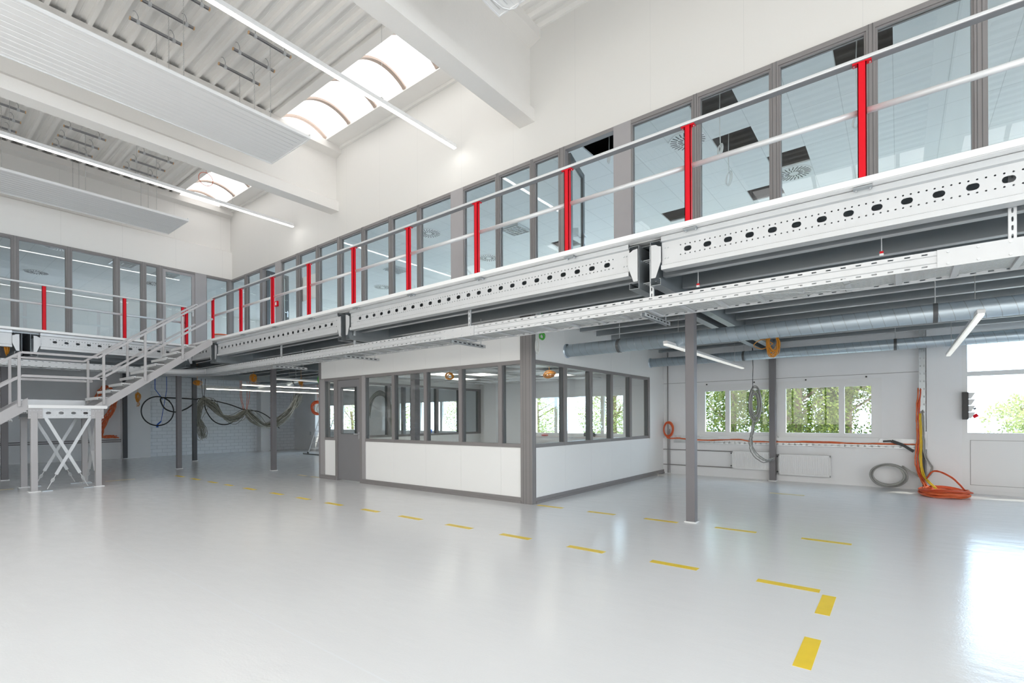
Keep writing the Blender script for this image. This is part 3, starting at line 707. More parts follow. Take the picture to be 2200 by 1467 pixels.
for y in (-.52, 4.62):
    MB().box(TX0-.008, TX0-.004, y-.30, y+.30, TZ0-.002, TZ1+.002).build('splice_plate', 'galvl', tr)
    b = MB()
    for k in (-.24, -.08, .08, .24):
        for zz in (TZ0+.02, TZ1-.02): b.tube([(TX0-.014, y+k, zz), (TX0-.008, y+k, zz)], .009, 8)
    b.build('bolt', 'galv', tr)
for y in (-.62, 1.97, 4.48, 7.05, 9.45):
    h = MB()
    P = lambda a, z, yy=y: (4.83, yy+a, z)
    z = 2.46
    while z < 2.95: h.hole_cell(P, -.02, .02, z, z+.06, .006, .018, 8); z += .06
    h.quad(lambda a, zz, yy=y: (4.83+a, yy-.02, zz), 0, .02, 2.46, 2.96); h.quad(lambda a, zz, yy=y: (4.83+a, yy+.02, zz), 0, .02, 2.46, 2.96)
    h.build('hanger', 'galv', tr, solid=.003)
for y in (-.85, 2.05, 4.80, 7.3, 9.7):
    c = MB(); x0, x1 = 4.80, 5.50
    c.box(x0, x1, y-.022, y-.019, 2.285, 2.327); c.box(x0, x1, y+.019, y+.022, 2.285, 2.327); c.box(x0, x1, y-.022, y+.022, 2.324, 2.327)
    c.build('support_channel', 'galv', tr)
    s = MB()
    for k in range(7): s.box(x0+.05+k*.09, x0+.10+k*.09, y-.0235, y-.0225, 2.298, 2.312)
    s.build('slot', 'blackp', tr)
    MB().tube([(5.42, y, 2.327), (5.42, y, 2.70)], .005, 6).build('threaded_rod', 'galv', tr)
for (ya, yb_) in ((.1, .95), (2.2, 3.0), (5.3, 6.1), (8.1, 8.9)):
    MB().bar((TX0+.03, ya, TZ0), (TX1-.03, yb_, TZ0), .012, .003).bar((TX0+.03, yb_, TZ0-.003), (TX1-.03, ya, TZ0-.003), .012, .003).build('cross_tie', 'galvl', tr)
# bend and left ladder
t2 = thing('cable_ladder', 'cable ladder under the far gallery with a curved corner piece', 'cable tray', (2, 13.6, TZ0))
m = MB(); slotrail(m, lambda a, z: (a, 13.5, z), -1.5, 3.95, TZ0, TZ1); m.build('side_rail', 'galvl', t2, solid=.003)
m = MB(); slotrail(m, lambda a, z: (a, 13.94, z), -1.5, 3.95, TZ0, TZ1); m.build('side_rail', 'galvl', t2, solid=.003)
for R0, nm in ((.72, 'bend_rail'), (1.16, 'bend_rail')):
    cx, cy = 4.75-.72, 13.5-.72; m = MB()
    arc = [(cx+R0*math.sin(a*math.pi/48), cy+R0*math.cos(a*math.pi/48)) for a in range(25)]
    k_ = len(arc); m.add([(p[0], p[1], TZ0) for p in arc]+[(p[0], p[1], TZ1) for p in arc], [(i, i+1, i+1+k_, i+k_) for i in range(k_-1)])
    m.build(nm, 'galvl', t2, smooth=True, solid=.003)
m = MB()
for i in range(12):
    a0, a1 = i*math.pi/24, (i+1)*math.pi/24
    m.add([(cx+.72*math.sin(a0), cy+.72*math.cos(a0), TZ0+.02), (cx+1.16*math.sin(a0), cy+1.16*math.cos(a0), TZ0+.02), (cx+1.16*math.sin(a1), cy+1.16*math.cos(a1), TZ0+.02), (cx+.72*math.sin(a1), cy+.72*math.cos(a1), TZ0+.02)], [(0, 1, 2, 3)])
m.build('bend_floor', 'galvd', t2, solid=.003)
MB().box(-1.5, 3.95, 13.5, 13.94, TZ0+.022, TZ0+.026).build('mesh_floor', 'mesh', t2)
for i in range(16): MB().box(-1.3+i*.335, -1.26+i*.335, 13.5, 13.94, TZ0+.004, TZ0+.02).build('rung', 'galvl', t2)
# tray along the brick wall area
t3 = thing('cable_ladder', 'cream lit cable ladder carrying cables under the deck before the brick wall', 'cable tray', (7.5, 16.9, 2.2))
m = MB(); slotrail(m, lambda a, z: (a, 17.35, z), 6.2, 10.3, 2.26, 2.36); m.build('side_rail', 'galvl', t3, solid=.003)
m = MB(); slotrail(m, lambda a, z: (a, 17.75, z), 6.2, 10.3, 2.26, 2.36); m.build('side_rail', 'galvl', t3, solid=.003)
for i in range(13): MB().box(6.3+i*.32, 6.34+i*.32, 17.35, 17.75, 2.265, 2.28).build('rung', 'galvl', t3)
for xx in (6.6, 8.2, 9.8): MB().tube([(xx, 17.55, 2.28), (xx, 17.55, 2.98)], .006, 6).build('threaded_rod', 'galv', t3)

# ------------------------------------------------------------------ ducts
def duct(x, z, r, y0, y1, label, clamps):
    t = thing('spiral_duct', label, 'air duct', (x, (y0+y1)/2, z), 'round ventilation ducts under the deck')
    MB().tube([(x, y0, z), (x, y1, z)], r, 28).build('pipe', 'duct', t, smooth=True)
    sm = MB(); n = int((y1-y0)/.115)
    for i in range(n):
        yy = y0+.05+i*.115; a = []
        for e in (-.002, .002):
            for k in range(28): t_ = 2*math.pi*k/28; a.append((x+(r+.0022)*math.cos(t_), yy+e+.03*math.sin(t_), z+(r+.0022)*math.sin(t_)))
        sm.add(a, [(k, (k+1) % 28, 28+(k+1) % 28, 28+k) for k in range(28)])
    sm.build('spiral_seam', 'galvd', t)
    MB().tube([(x, y1-.05, z), (x, y1-.001, z)], r*1.16, 28).build('wall_collar', 'duct', t, smooth=True)
    for y in clamps:
        MB().tube([(x, y-.02, z), (x, y+.02, z)], r+.006, 24).build('clamp', 'dframe', t)
        MB().tube([(x, y, z+r), (x, y, 2.98)], .005, 6).build('threaded_rod', 'galv', t)
    return t
duct(6.85, 2.335, .098, -6, 4.256, 'large spiral duct starting at the white cabin wall, closer to the cable ladder', [3.3, 2.25, -.30, -2.6])
duct(10.25, 2.43, .09, -6, 4.256, 'thinner spiral duct farther back, running above the windows', [2.35, 0.05, -2.4])
duct(7.6, 2.36, .09, 9.86, 17, 'spiral duct beyond the cabin under the deck', [11, 14])

# ------------------------------------------------------------------ batten lights under the deck
def batten(x0, x1, y, z, label, dm='ledoff'):
    t = thing('batten_light', label, 'light', ((x0+x1)/2, y, z), 'slim batten lights under the deck')
    MB().box(x0, x1, y-.03, y+.03, z, z+.04).build('housing', 'white', t, bevel=.004)
    MB().box(x0+.01, x1-.01, y-.025, y+.025, z-.02, z).build('diffuser', dm, t)
    for f in (.12, .85):
        xx = x0+(x1-x0)*f; MB().tube([(xx, y, z+.04), (xx, y, 2.98)], .0035, 5).build('suspension_rod', 'chain', t)
batten(6.45, 10.6, 2.45, 2.235, 'slim white batten light crossing behind the near column')
batten(6.50, 10.6, -.62, 2.235, 'slim white batten light pointing at the gate glass')
batten(6.3, 10.2, 14.5, 2.24, 'slim batten light beyond the cabin, nearer of two', 'ledon')
batten(6.2, 10.0, 12.6, 2.30, 'slim batten light just beyond the cabin, next to its end wall')
batten(6.1, 10.1, 16.4, 2.20, 'slim batten light before the brick wall, farther of two', 'ledon')

# ------------------------------------------------------------------ glazed partitions
def post(mb, axis, c, a0, a1, z0, z1, d=.05):
    if axis == 'x': mb.box(c-d, c+d, a0, a1, z0, z1)
    else: mb.box(a0, a1, c-d, c+d, z0, z1)
    return mb
def partition(name, label, axis, c, a0, a1, z0, z1, mulls, headh=.05, sillh=.05, panes=True, d=.045, skip=(), kind='structure', wide=(), pm='frame'):
    loc = (c, (a0+a1)/2, z0) if axis == 'x' else ((a0+a1)/2, c, z0)
    t = thing(name, label, None, loc, None, kind)
    post(MB(), axis, c, a0, a1, z1-headh, z1, d).build('head_rail', pm, t)
    post(MB(), axis, c, a0, a1, z0, z0+sillh, d).build('bottom_rail', pm, t)
    for (m0, m1) in mulls:
        big = (m1-m0) > .15
        post(MB(), axis, c, m0, m1, z0, z1, d+.002).build('wide_post' if big else 'mullion', 'frame_l' if big else pm, t)
        if not big:   # shadow grooves of the profile
            g = MB()
            for s in (-1, 1):
                cc = c+s*(d+.004)
                post(g, axis, cc, m0+.018, m0+.021, z0, z1, .002); post(g, axis, cc, m1-.021, m1-.018, z0, z1, .002)
            g.build('profile_groove', 'dframe', t)
    ed = sorted([a0, *[e for m in mulls for e in m], a1])
    for i in range(0, len(ed)-1, 2):
        p0, p1 = ed[i], ed[i+1]
        if p1-p0 < .08 or any(abs(p0-s) < .05 for s in skip): continue
        post(MB(), axis, c, p0-.01, p1+.01, z0+.02, z1-.02, .004).build('glass_pane', 'glass', t)
        f = MB(); k = d-.012
        for s in (-1, 1):
            post(f, axis, c+s*.02, p0, p0+.018, z0+sillh, z1-headh, .012); post(f, axis, c+s*.02, p1-.018, p1, z0+sillh, z1-headh, .012)
            post(f, axis, c+s*.02, p0, p1, z1-headh-.018, z1-headh, .0105); post(f, axis, c+s*.02, p0, p1, z0+sillh, z0+sillh+.018, .0105)
        f.build('glazing_bead', pm, t)
    return t
mul = [(-3.94, -3.87), (-3.10, -3.03), (-2.26, -2.19), (-1.40, -1.33), (-.607, -.535), (.172, .245), (1.017, 1.094), (1.864, 1.935), (2.72, 2.965), (3.715, 3.82), (4.26, 4.325), (4.93, 4.995),
       (5.70, 5.985), (6.775, 6.845), (7.56, 7.65), (8.43, 8.515), (9.245, 9.36), (10.085, 10.195), (10.925, 11.03), (11.74, 12.01), (12.66, 12.80), (13.55, 13.66)]
partition('window_20', 'long grey-framed glass front of the upper offices behind the red posts', 'x', XW, -4.7, YW, ZD, ZG, mul, skip=(2.965, 12.01))
mulx = [(-1.7, -1.62), (-.85, -.77), (0.0, .08), (.87, .955), (1.735, 1.822), (2.588, 2.666), (3.437, 3.525), (3.963, 4.045), (4.30, 4.40), (5.12, 5.385), (5.93, 6.05)]
partition('window_21', 'grey-framed glass front of the upper offices on the far side', 'y', YW, XS, XW, ZD, ZG, mulx, skip=(4.40,))
def door_leaf(name, label, hinge, ang, w, z0, z1, frame='dframe', fw=.085, axis='x', lower=None, handle=True, fill=None):
    """glazed leaf; hinge = (x,y); direction angle in degrees"""
    t = thing(name, label, None, (hinge[0], hinge[1], z0), None, 'structure')
    a = math.radians(ang); dx, dy = math.cos(a), math.sin(a); nx, ny = -dy, dx
    def bx(s0, s1, q0, q1, zz0, zz1):
        P = lambda s, q: (hinge[0]+dx*s+nx*q, hinge[1]+dy*s+ny*q); c = [P(s0, q0), P(s1, q0), P(s1, q1), P(s0, q1)]
        return MB().prism(c, 'z', zz0, zz1)
    lz = z0+(lower or fw)
    f = MB()
    for b in (bx(0, fw, -.02, .02, z0, z1), bx(w-fw, w, -.02, .02, z0, z1), bx(.001, w-.001, -.018, .018, z1-fw, z1-.001), bx(.001, w-.001, -.021, .021, z0+.001, lz)): f.add(b.v, b.f)
    f.build('leaf_frame', frame, t)
    bx(fw-.01, w-fw+.01, -.004, .004, lz-.01, z1-fw+.01).build('glass_pane', 'glass', t)
    if handle:
        hz = z0+1.02
        h = MB()
        for s in (-1, 1):
            b = bx(w-.06, w-.03, s*.02, s*.03, hz-.10, hz+.06); h.add(b.v, b.f)
            b = bx(w-.15, w-.035, s*.045, s*.06, hz, hz+.018); h.add(b.v, b.f)
            b = bx(w-.052, w-.038, s*.025, s*.05, hz, hz+.016); h.add(b.v, b.f)
        h.build('handle', 'alu', t)
    return t
door_leaf('door_1', 'open glazed office door with dark frame in the long upper front', (XW+.05, 3.70), 14, .72, ZD, ZG-.06)
door_leaf('door_2', 'open glazed office door near the far end of the long upper front', (XW+.05, 12.64), 8, .62, ZD, ZG-.06)
door_leaf('door_3', 'closed glazed office door in the far upper front', (4.40, YW), 0, .72, ZD, ZG-.05, frame='frame_l', fw=.07)
# door head frames
# ------------------------------------------------------------------ upper office interior
holes = []
def tile_at(x, y): return (.14+.52*math.floor((x-.14)/.52), .04+.52*math.floor((y-.04)/.52))
for x, y in ((7.7, 1.85), (8.8, 1.35), (9.85, 1.85), (9.85, 3.5), (6.7, 1.85), (6.7, .30), (6.7, 3.45), (9.9, 6.2)): holes.append(tile_at(x, y))
cl = MB(); hs = {(round(a, 2), round(b, 2)) for a, b in holes}
ZT = 5.26
i = 0
xx0, xx1, yy0, yy1 = XW+.12, XB, -4.7, YB
xsn = sorted({xx0, xx1, *[.14+.52*k for k in range(40) if xx0 < .14+.52*k < xx1]})
ysn = sorted({yy0, yy1, *[.04+.52*k for k in range(-12, 60) if yy0 < .04+.52*k < yy1]})
for a, b in zip(xsn, xsn[1:]):
    run = None
    for c, d in zip(ysn, ysn[1:]):
        if (round(a, 2), round(c, 2)) in hs:
            if run is not None: cl.box(a, b, run, c, ZT, ZT+.02); run = None
        elif run is None: run = c
    cl.box(a, b, run, ysn[-1], ZT, ZT+.02)
cl.box(XS, XW+.12, YW+.12, YB, ZT, ZT+.02)
tag(cl.build('ceiling', 'ceilt'), 'white tiled ceiling of the upper offices with open tiles', None, None, 'structure')
struct(MB().box(XW+.12, XB, 5.88, 5.98, ZD, ZT), 'wall_inner', 'white', 'partition between upper offices') if False else None
def swirl(x, y, label):
    t = thing('air_diffuser', label, 'air vent', (x, y, ZT), 'round swirl diffusers in the office ceiling')
    MB().tube([(x, y, ZT-.012), (x, y, ZT-.002)], .26, 32).build('face_plate', 'white', t)
    m = MB()
    for ring, n, r0, r1 in ((0, 24, .15, .24), (1, 16, .07, .135)):
        for k in range(n):
            a = 2*math.pi*k/n+ring*.1; p = (x+r0*math.cos(a), y+r0*math.sin(a), ZT-.0135); q = (x+r1*math.cos(a+.12), y+r1*math.sin(a+.12), ZT-.0135)
            m.bar(p, q, .014, .003)
    m.build('slot', 'blackp', t)
for x, y, l in ((7.23, 2.4, 'large round slotted ceiling diffuser behind a red post, near the glass'), (9.28, 1.35, 'round slotted ceiling diffuser beside a dark open tile, low behind the glass'),
                (9.4, 8.05, 'round slotted ceiling diffuser low in the glass near the middle'), (7.34, 7.98, 'round slotted ceiling diffuser beside the wide post, high behind the glass'),
                (9.45, 12.33, 'small round slotted ceiling diffuser near the paper sheet'), (2.66, 18.3, 'round slotted ceiling diffuser in the far upper office, deeper inside'), (2.6, 15.3, 'round slotted ceiling diffuser in the far upper office, just inside the glass'), (5.0, 17.2, 'round slotted ceiling diffuser behind the glazed door of the far front')):
    swirl(x, y, l)
# cables hanging from open ceiling tiles
def hangloop(x, y, z1, r, m, label, n=3):
    b = MB()
    b.tube(smoothpath([(x, y, 5.70), (x+.03, y+.02, 5.2), (x-.02, y, z1+r)], 6), .006, 5)
    for k in range(n):
        rr = r*(1-.12*k); b.tube([(x+rr*math.cos(a*math.pi/9)*.8, y+rr*math.cos(a*math.pi/9)*.6+.01*k, z1+rr*math.sin(a*math.pi/9)) for a in range(18)], .006, 5, True)
    tag(b.build('hanging_cable', m, smooth=True), label, 'cable', 'cables hanging from open ceiling tiles')
hangloop(7.7, 1.95, 4.75, .1, 'whitec', 'white cable loop hanging low from the deeper open tile')
hangloop(6.7, 1.8, 4.7, .07, 'whitec', 'white cable loop hanging from the open tile close to the glass')
hangloop(6.75, .35, 4.55, .08, 'whitec', 'long white cable hanging from the open tile beside the second red post')
hangloop(6.75, 3.4, 5.15, .09, 'whitec', 'white cable loop in the dark open tile above the open glass door')
hangloop(9.9, 11.4, 4.3, .1, 'greyc', 'grey cable loop hanging in the far upper office')
# ceiling lights / lamps upstairs
for x, y, l in ((8.35, 6.4, 'square louvred ceiling luminaire seen low through the office glass'), (8.6, 10.6, 'square louvred ceiling luminaire in the farther upper office'), (3.9, 15.6, 'square ceiling luminaire in the far upper office'), (4.9, 15.9, 'square ceiling luminaire behind the closed glass door')):
    t = thing('recessed_luminaire', l, 'light', (x, y, ZT), 'square luminaires in the office ceiling')
    MB().box(x-.26, x+.26, y-.26, y+.26, ZT-.02, ZT-.001).build('tray', 'galv', t)
    m = MB()
    for k in range(6): m.box(x-.22, x+.22, y-.22+k*.085, y-.212+k*.085, ZT-.04, ZT-.02); m.box(x-.22+k*.085, x-.212+k*.085, y-.22, y+.22, ZT-.04, ZT-.02)
    m.build('louvre', 'alu', t)
for x, y in ((8.5, -1.5), (8.5, 4.5), (8.5, 9.0), (8.5, 13.0), (8.5, 17), (3, 17.3), (0, 17.3)):
    pass
tag(MB().box(6.105, 6.11, 10.37, 11.06, 4.0, 4.55).build('paper_sheet', 'paper'), 'white paper sheet taped behind the office glass beside a red post', 'paper')
fc = thing('fire_call_point', 'small red fire call point on the wide grey post', 'call point', (XW-.05, 11.9, 4.06))
MB().box(XW-.085, XW-.047, 11.84, 11.97, 4.0, 4.13).build('housing', 'red', fc, bevel=.006)
MB().box(XW-.089, XW-.085, 11.875, 11.935, 4.03, 4.10).build('press_plate', 'paper', fc)
bk = thing('bucket', 'white bucket with a flat orange-red lid standing on the gallery by the corner', 'bucket', (5.16, 13.0, ZD))
MB().rev((5.16, 13.0, ZD), [(.13, 0), (.15, .27)], 20).build('body', 'white', bk, smooth=True)
MB().rev((5.16, 13.0, ZD+.27), [(.02, .02), (.2, .0), (.2, .02), (.02, .05)], 24).build('lid', 'orange', bk)

# ------------------------------------------------------------------ glazed cabin
XO, YO, YO2 = 5.90, 4.256, 9.78
cb = thing('glazed_cabin', 'white and grey glazed office cabin standing under the mezzanine', 'office cabin', (8.4, 7, 0))
def cab_face(axis, c, a0, a1, mulls, top, doorgap=None, extra=''):
    d = .045; sgn = 1
    segs = [(a0, a1)] if not doorgap else [(a0, doorgap[0]), (doorgap[1], a1)]
    for s0, s1 in segs:
        post(MB(), axis, c, s0, s1, 0, .035, d+.02).build('base_rail', 'frame', cb)
        post(MB(), axis, c, s0, s1, .035, .085, d+.008).build('base_rail', 'frame', cb)
        cuts = [s0]+[(m0+m1)/2 for m0, m1 in mulls if s0+.15 < (m0+m1)/2 < s1-.15]+[s1]
        for q0, q1 in zip(cuts, cuts[1:]): post(MB(), axis, c, q0+.0012, q1-.0012, .085, .82, d-.01).build('lower_panel', 'panel', cb)
        post(MB(), axis, c, s0, s1, .82, .875, d+.004).build('sill_rail', 'frame', cb)
    post(MB(), axis, c, a0, a1, 2.06, 2.115, d+.004).build('head_rail', 'frame', cb)
    cuts = [a0]+[(m0+m1)/2 for m0, m1 in mulls if a0+.15 < (m0+m1)/2 < a1-.15]+[a1]
    for q0, q1 in zip(cuts, cuts[1:]): post(MB(), axis, c, q0+.0012, q1-.0012, 2.115, top, d-.01).build('upper_panel', 'panel', cb)
    for m0, m1 in mulls:
        big = m1-m0 > .12
        post(MB(), axis, c, m0, m1, .82 if not big else 0, 2.1, d+.006).build('mullion', 'frame' if not big else 'frame_l', cb)
    ed = sorted([a0, a1]+[e for m in mulls for e in m])
    for i in range(0, len(ed)-1, 2):
        p0, p1 = ed[i], ed[i+1]
        if p1-p0 < .06: continue
        if doorgap and p0 > doorgap[0]-.1 and p1 < doorgap[1]+.1: continue
        post(MB(), axis, c, p0-.01, p1+.01, .87, 2.07, .004).build('glass_pane', 'glass', cb)
        g = MB()
        for mm in ((p0, p0+.02), (p1-.02, p1)): post(g, axis, c-.0, mm[0], mm[1], .875, 2.06, .03)
        g.build('glazing_bead', 'dframe', cb)
cab_face('x', XO, 4.40, YO2, [(4.765, 4.835), (5.605, 5.675), (6.445, 6.515), (7.315, 7.385), (8.20, 8.365), (9.16, 9.27), (9.62, YO2)], 2.97, (8.30, 9.22))
cab_face('y', YO, XO+.05, XB, [(6.74, 6.83), (7.59, 7.67), (8.37, 8.45), (9.19, 9.27), (10.10, 10.18)], 2.97)
cab_face('y', YO2, XO+.05, XB, [(XO+.05, 6.05), (6.74, 6.83), (7.59, 7.67), (8.37, 8.45), (9.19, 9.27), (10.05, 10.13), (10.86, XB)], 2.97)
MB().box(10.18, XB, YO-.051, YO+.051, .80, 2.13).build('blank_panel', 'panel', cb)
MB().box(XO-.055, XO+.052, YO-.055, 4.41, 0, 2.98).build('corner_post', 'frame', cb, bevel=.004)
g = MB()
for k in (-.02, .05, .10): g.box(XO-.0565, XO-.055, YO+k, YO+k+.003, 0, 2.98)
for k in (-.02, .03): g.box(XO+k, XO+k+.003, YO-.0565, YO-.055, 0, 2.98)
g.build('post_groove', 'dframe', cb)
MB().box(XO-.05, XO+.06, YO2-.02, YO2+.06, 0, 2.98).build('corner_post', 'frame', cb)
# cabin door (closed) in the long front
dl = thing('door_4', 'closed grey cabin door with a tall window', None, (XO, 8.8, 0), None, 'structure')
y0, y1 = 8.38, 9.14
f = MB(); xa, xb2 = XO-.03, XO+.02
f.box(xa, xb2, y0, y1, .02, .96); f.box(xa, xb2, y0, y0+.11, .96, 1.90); f.box(xa, xb2, y1-.11, y1, .96, 1.90); f.box(xa, xb2, y0, y1, 1.90, 2.05)
f.build('leaf', 'door', dl, bevel=.003)
MB().box(XO-.008, XO, y0+.1, y1-.1, .95, 1.91).build('glass_pane', 'glass', dl)
g = MB(); g.box(XO-.034, XO-.03, y0+.10, y0+.115, .955, 1.905).box(XO-.034, XO-.03, y1-.115, y1-.10, .955, 1.905).box(XO-.0335, XO-.03, y0+.116, y1-.116, 1.89, 1.905).box(XO-.0335, XO-.03, y0+.116, y1-.116, .955, .97); g.build('window_bead', 'dframe', dl)
h = MB().box(XO-.038, XO-.03, y0+.03, y0+.055, .86, 1.0).tube([(XO-.03, y0+.042, .96), (XO-.07, y0+.042, .96), (XO-.075, y0+.15, .96)], .009, 8); h.build('handle', 'alu', dl)
f = MB(); f.box(XO-.053, XO+.053, 8.30, 8.375, 0, 2.06).box(XO-.053, XO+.053, 9.145, 9.22, 0, 2.06).box(XO-.052, XO+.052, 8.301, 9.219, 2.055, 2.112); f.build('door_frame', 'frame', dl)
# cabin ceiling: T-bar grid with some tiles
gr = thing('suspended_ceiling_grid', 'unfinished suspended ceiling grid with loose white tiles inside the cabin', 'ceiling grid', (8.4, 7, 2.4))
g = MB(); ZK = 2.22
x = 6.1
while x < 10.9: g.box(x-.014, x+.014, YO+.06, YO2-.06, ZK, ZK+.025); x += .6
y = YO+.3
while y < YO2-.1: g.box(XO+.06, XB-.02, y-.014, y+.014, ZK+.001, ZK+.024); y += .6
g.build('t_bars', 'white', gr)
for (i, j) in ((0, 0), (1, 0), (2, 1), (3, 0), (0, 2), (2, 3), (4, 2), (5, 1), (6, 0), (3, 4), (1, 5), (5, 4), (6, 3), (4, 6), (2, 7), (6, 6), (0, 7), (1, 2), (3, 2), (5, 2), (2, 5), (4, 4), (6, 5), (3, 6), (5, 7), (0, 4), (7, 2), (7, 4), (4, 0)):
    x = 6.1+i*.6; y = YO+.3+j*.6
    MB().box(x+.01, min(x+.59, XB-.05), y+.01, y+.59, ZK+.012, ZK+.022).build('ceiling_tile', 'lit' if (i+j) % 3 == 1 else 'white', gr)
for k in range(8):
    y = YO+.5+k*.65; MB().tube([(6.1, y, 2.62), (8.5, y+.1, 2.56), (10.8, y, 2.62)], .02, 6).build('service_pipe', 'whitec' if k % 3 else 'galv', gr)

# ------------------------------------------------------------------ back wall windows and fittings
def win(n, y0, y1, z0, z1, divs, label, sill=True):
    t = thing('window_%d' % n, label, None, (XB, (y0+y1)/2, z0), None, 'structure')
    fr = MB(); fw = .05; x0, x1 = XB-.012, XB+.06
    fr.box(x0, x1, y0-.02, y0+fw, z0-.02, z1+.02); fr.box(x0, x1, y1-fw, y1+.02, z0-.02, z1+.02); fr.box(x0+.002, x1-.002, y0, y1, z0-.018, z0+fw); fr.box(x0+.002, x1-.002, y0, y1, z1-fw, z1+.018)
    for d in divs: fr.box(x0-.001, x1+.001, d-.045, d+.045, z0, z1)
    fr.build('window_frame', 'white', t)
    ed = [y0]+list(divs)+[y1]
    for a, b in zip(ed, ed[1:]): MB().box(XB+.02, XB+.026, a+.03, b-.03, z0+.03, z1-.03).build('glass_pane', 'wglass', t)
    if sill: MB().box(XB-.06, XB+.02, y0-.06, y1+.06, z0-.06, z0-.025).build('window_sill', 'white', t, bevel=.004)
struct(wallgrid(MB(), 'x', XB-.010, XB, W2[0]-.10, W1[1]+.10, .84, 1.95, [(W2[0]-.02, W2[1]+.02, WZ[0]-.02, WZ[1]+.02), (W1[0]-.02, W1[1]+.02, WZ[0]-.02, WZ[1]+.02)]), 'trim_7', 'white', 'white surround of the two back-wall windows')
win(30, W1[0], W1[1], *WZ, [yb(1563, 850)], 'white back-wall window between cabin and column')
win(31, W2[0], W2[1], *WZ, [yb(1808, 850)], 'white back-wall window between column and pilaster')
win(32, 5.15, 7.85, .82, 1.84, [5.75, 7.1], 'window of the back wall seen through the cabin')
win(33, 10.45, 13.45, .82, 1.84, [11.4, 12.4], 'window of the back wall beyond the cabin')
win(34, 15.5, 18.1, .82, 1.84, [16.8], 'window of the back wall near the far corner')
for i, (a, b, c, d) in enumerate(up_w): win(40+i, a, b, c, d, [(a+b)/2], 'unseen upper office window added for light', False)
for i, (a, b, c, d) in enumerate([(-7.5, -1, .9, 4.4), (0, 5, .9, 4.4), (5.6, 10, .9, 4.4)]):
    t = thing('window_%d' % (60+i), 'tall unseen window added in the hall side wall for light', None, (XS, a, c), None, 'structure'); m = MB()
    n = int((b-a)/1.2)
    for k in range(n+1): yy = a+(b-a)*k/n; m.box(XS-.1, XS-.02, yy-.03, yy+.03, c, d)
    for zz in (c, (c+d)/2, d): m.box(XS-.1, XS-.02, a, b, zz-.03, zz+.03)
    m.build('window_frame', 'frame', t)
# gate with big glass
gt = thing('door_5', 'white gate with tall glazing beside the pilaster', None, (XB-.06, -2.7, 0), None, 'structure')
gx0, gx1 = 10.88, 10.94; m = MB()
m.box(gx0, gx1, -.87, -.80, 0, 2.62); m.box(gx0+.002, gx1-.002, -4.6, -.802, .90, .985); m.box(gx0+.002, gx1-.002, -4.6, -.802, .001, .06)
m.box(gx0+.002, gx1-.002, -4.6, -.802, 1.90, 1.975); m.box(gx0+.002, gx1-.002, -4.6, -.802, 2.56, 2.619)
for yy in (-2.2, -3.5): m.box(gx0+.001, gx1-.001, yy-.04, yy+.04, .002, 2.618)
m.build('gate_frame', 'white', gt)
MB().box(gx0+.015, gx1-.01, -4.6, -.86, .05, .91).build('lower_panel', 'white', gt)
m = MB(); m.box(gx0+.010, gx0+.015, -2.12, -.90, .14, .145).box(gx0+.010, gx0+.015, -2.12, -.90, .86, .865).box(gx0+.010, gx0+.015, -.905, -.90, .14, .865); m.build('panel_joint', 'frame', gt)
for z0, z1 in ((.985, 1.90), (1.975, 2.56)): MB().box(XB-.055, XB-.049, -4.6, -.86, z0-.01, z1+.01).build('glass_pane', 'wglass', gt)
# radiators
def radiator(y0, y1, z0, z1, label):
    t = thing('radiator', label, 'radiator', (XB-.05, (y0+y1)/2, z0), 'flat white radiators below the windows')
    prof = []; n = int((y1-y0)/.035); p = []
    for i in range(n):
        a = y0+(y1-y0)*i/n; w = (y1-y0)/n
        p += [(XB-.092, a), (XB-.092, a+w*.55), (XB-.086, a+w*.65), (XB-.086, a+w*.9)]
    m = MB(); k = len(p)
    m.add([(q[0], q[1], z0+.03) for q in p]+[(q[0], q[1], z1-.03) for q in p], [(i, i+1, i+1+k, i+k) for i in range(k-1)])
    m.build('front_panel', 'white', t, solid=.002)
    MB().box(XB-.10, XB-.03, y0-.01, y1+.01, z1-.03, z1).box(XB-.10, XB-.03, y0-.01, y1+.01, z0, z0+.03).box(XB-.10, XB-.03, y0-.012, y0+.004, z0, z1).box(XB-.10, XB-.03, y1-.004, y1+.012, z0, z1).box(XB-.05, XB-.03, y0, y1, z0, z1).build('casing', 'white', t)
    MB().tube([(XB-.05, y1+.012, z1-.05), (XB-.05, y1+.05, z1-.05)], .014, 10).tube([(XB-.05, y1+.012, z0+.05), (XB-.05, y1+.05, z0+.05)], .014, 10).build('valve', 'dframe', t)
radiator(2.02, at(1574, 970, x=XB-.09).y, .20, .56, 'flat white radiator between pipes and column below the window')
radiator(at(1783, 975, x=XB-.09).y, 1.86, .13, .53, 'flat white radiator between column and grey cable coil')
radiator(5.4, 7.6, .2, .6, 'long flat white radiator inside the cabin below the window')
pp = thing('heating_pipes', 'two thin grey heating pipes running along the back wall to the radiator', 'pipe', (XB-.05, 3.4, .3))
for z in (.21, .545): MB().tube([(XB-.05, at(1574, 970, x=XB).y, z), (XB-.05, 4.2, z)], .010, 8).build('pipe', 'frame', pp)
pv = tag(MB().tube([(XB-.03, 4.10, .02), (XB-.03, 4.10, 2.95)], .012, 8).tube([(XB-.03, 4.06, .02), (XB-.03, 4.06, 1.0)], .008, 8).build('riser_pipe', 'frame'), 'thin grey riser pipe in the corner by the cabin', 'pipe')
dots = MB()
for k, (u, v) in enumerate(((1518, 826), (1620, 821), (1731, 816), (1861, 809))):
    p = at(u, v, x=XB-.02)
    tag(MB().tube([(XB-.02, p.y, p.z), (XB+.0, p.y, p.z)], .014, 10).build('wall_plug', 'blackp'), 'small black round plug above the windows, %s from the cabin' % ORD[k], 'plug', 'black plugs above the windows')
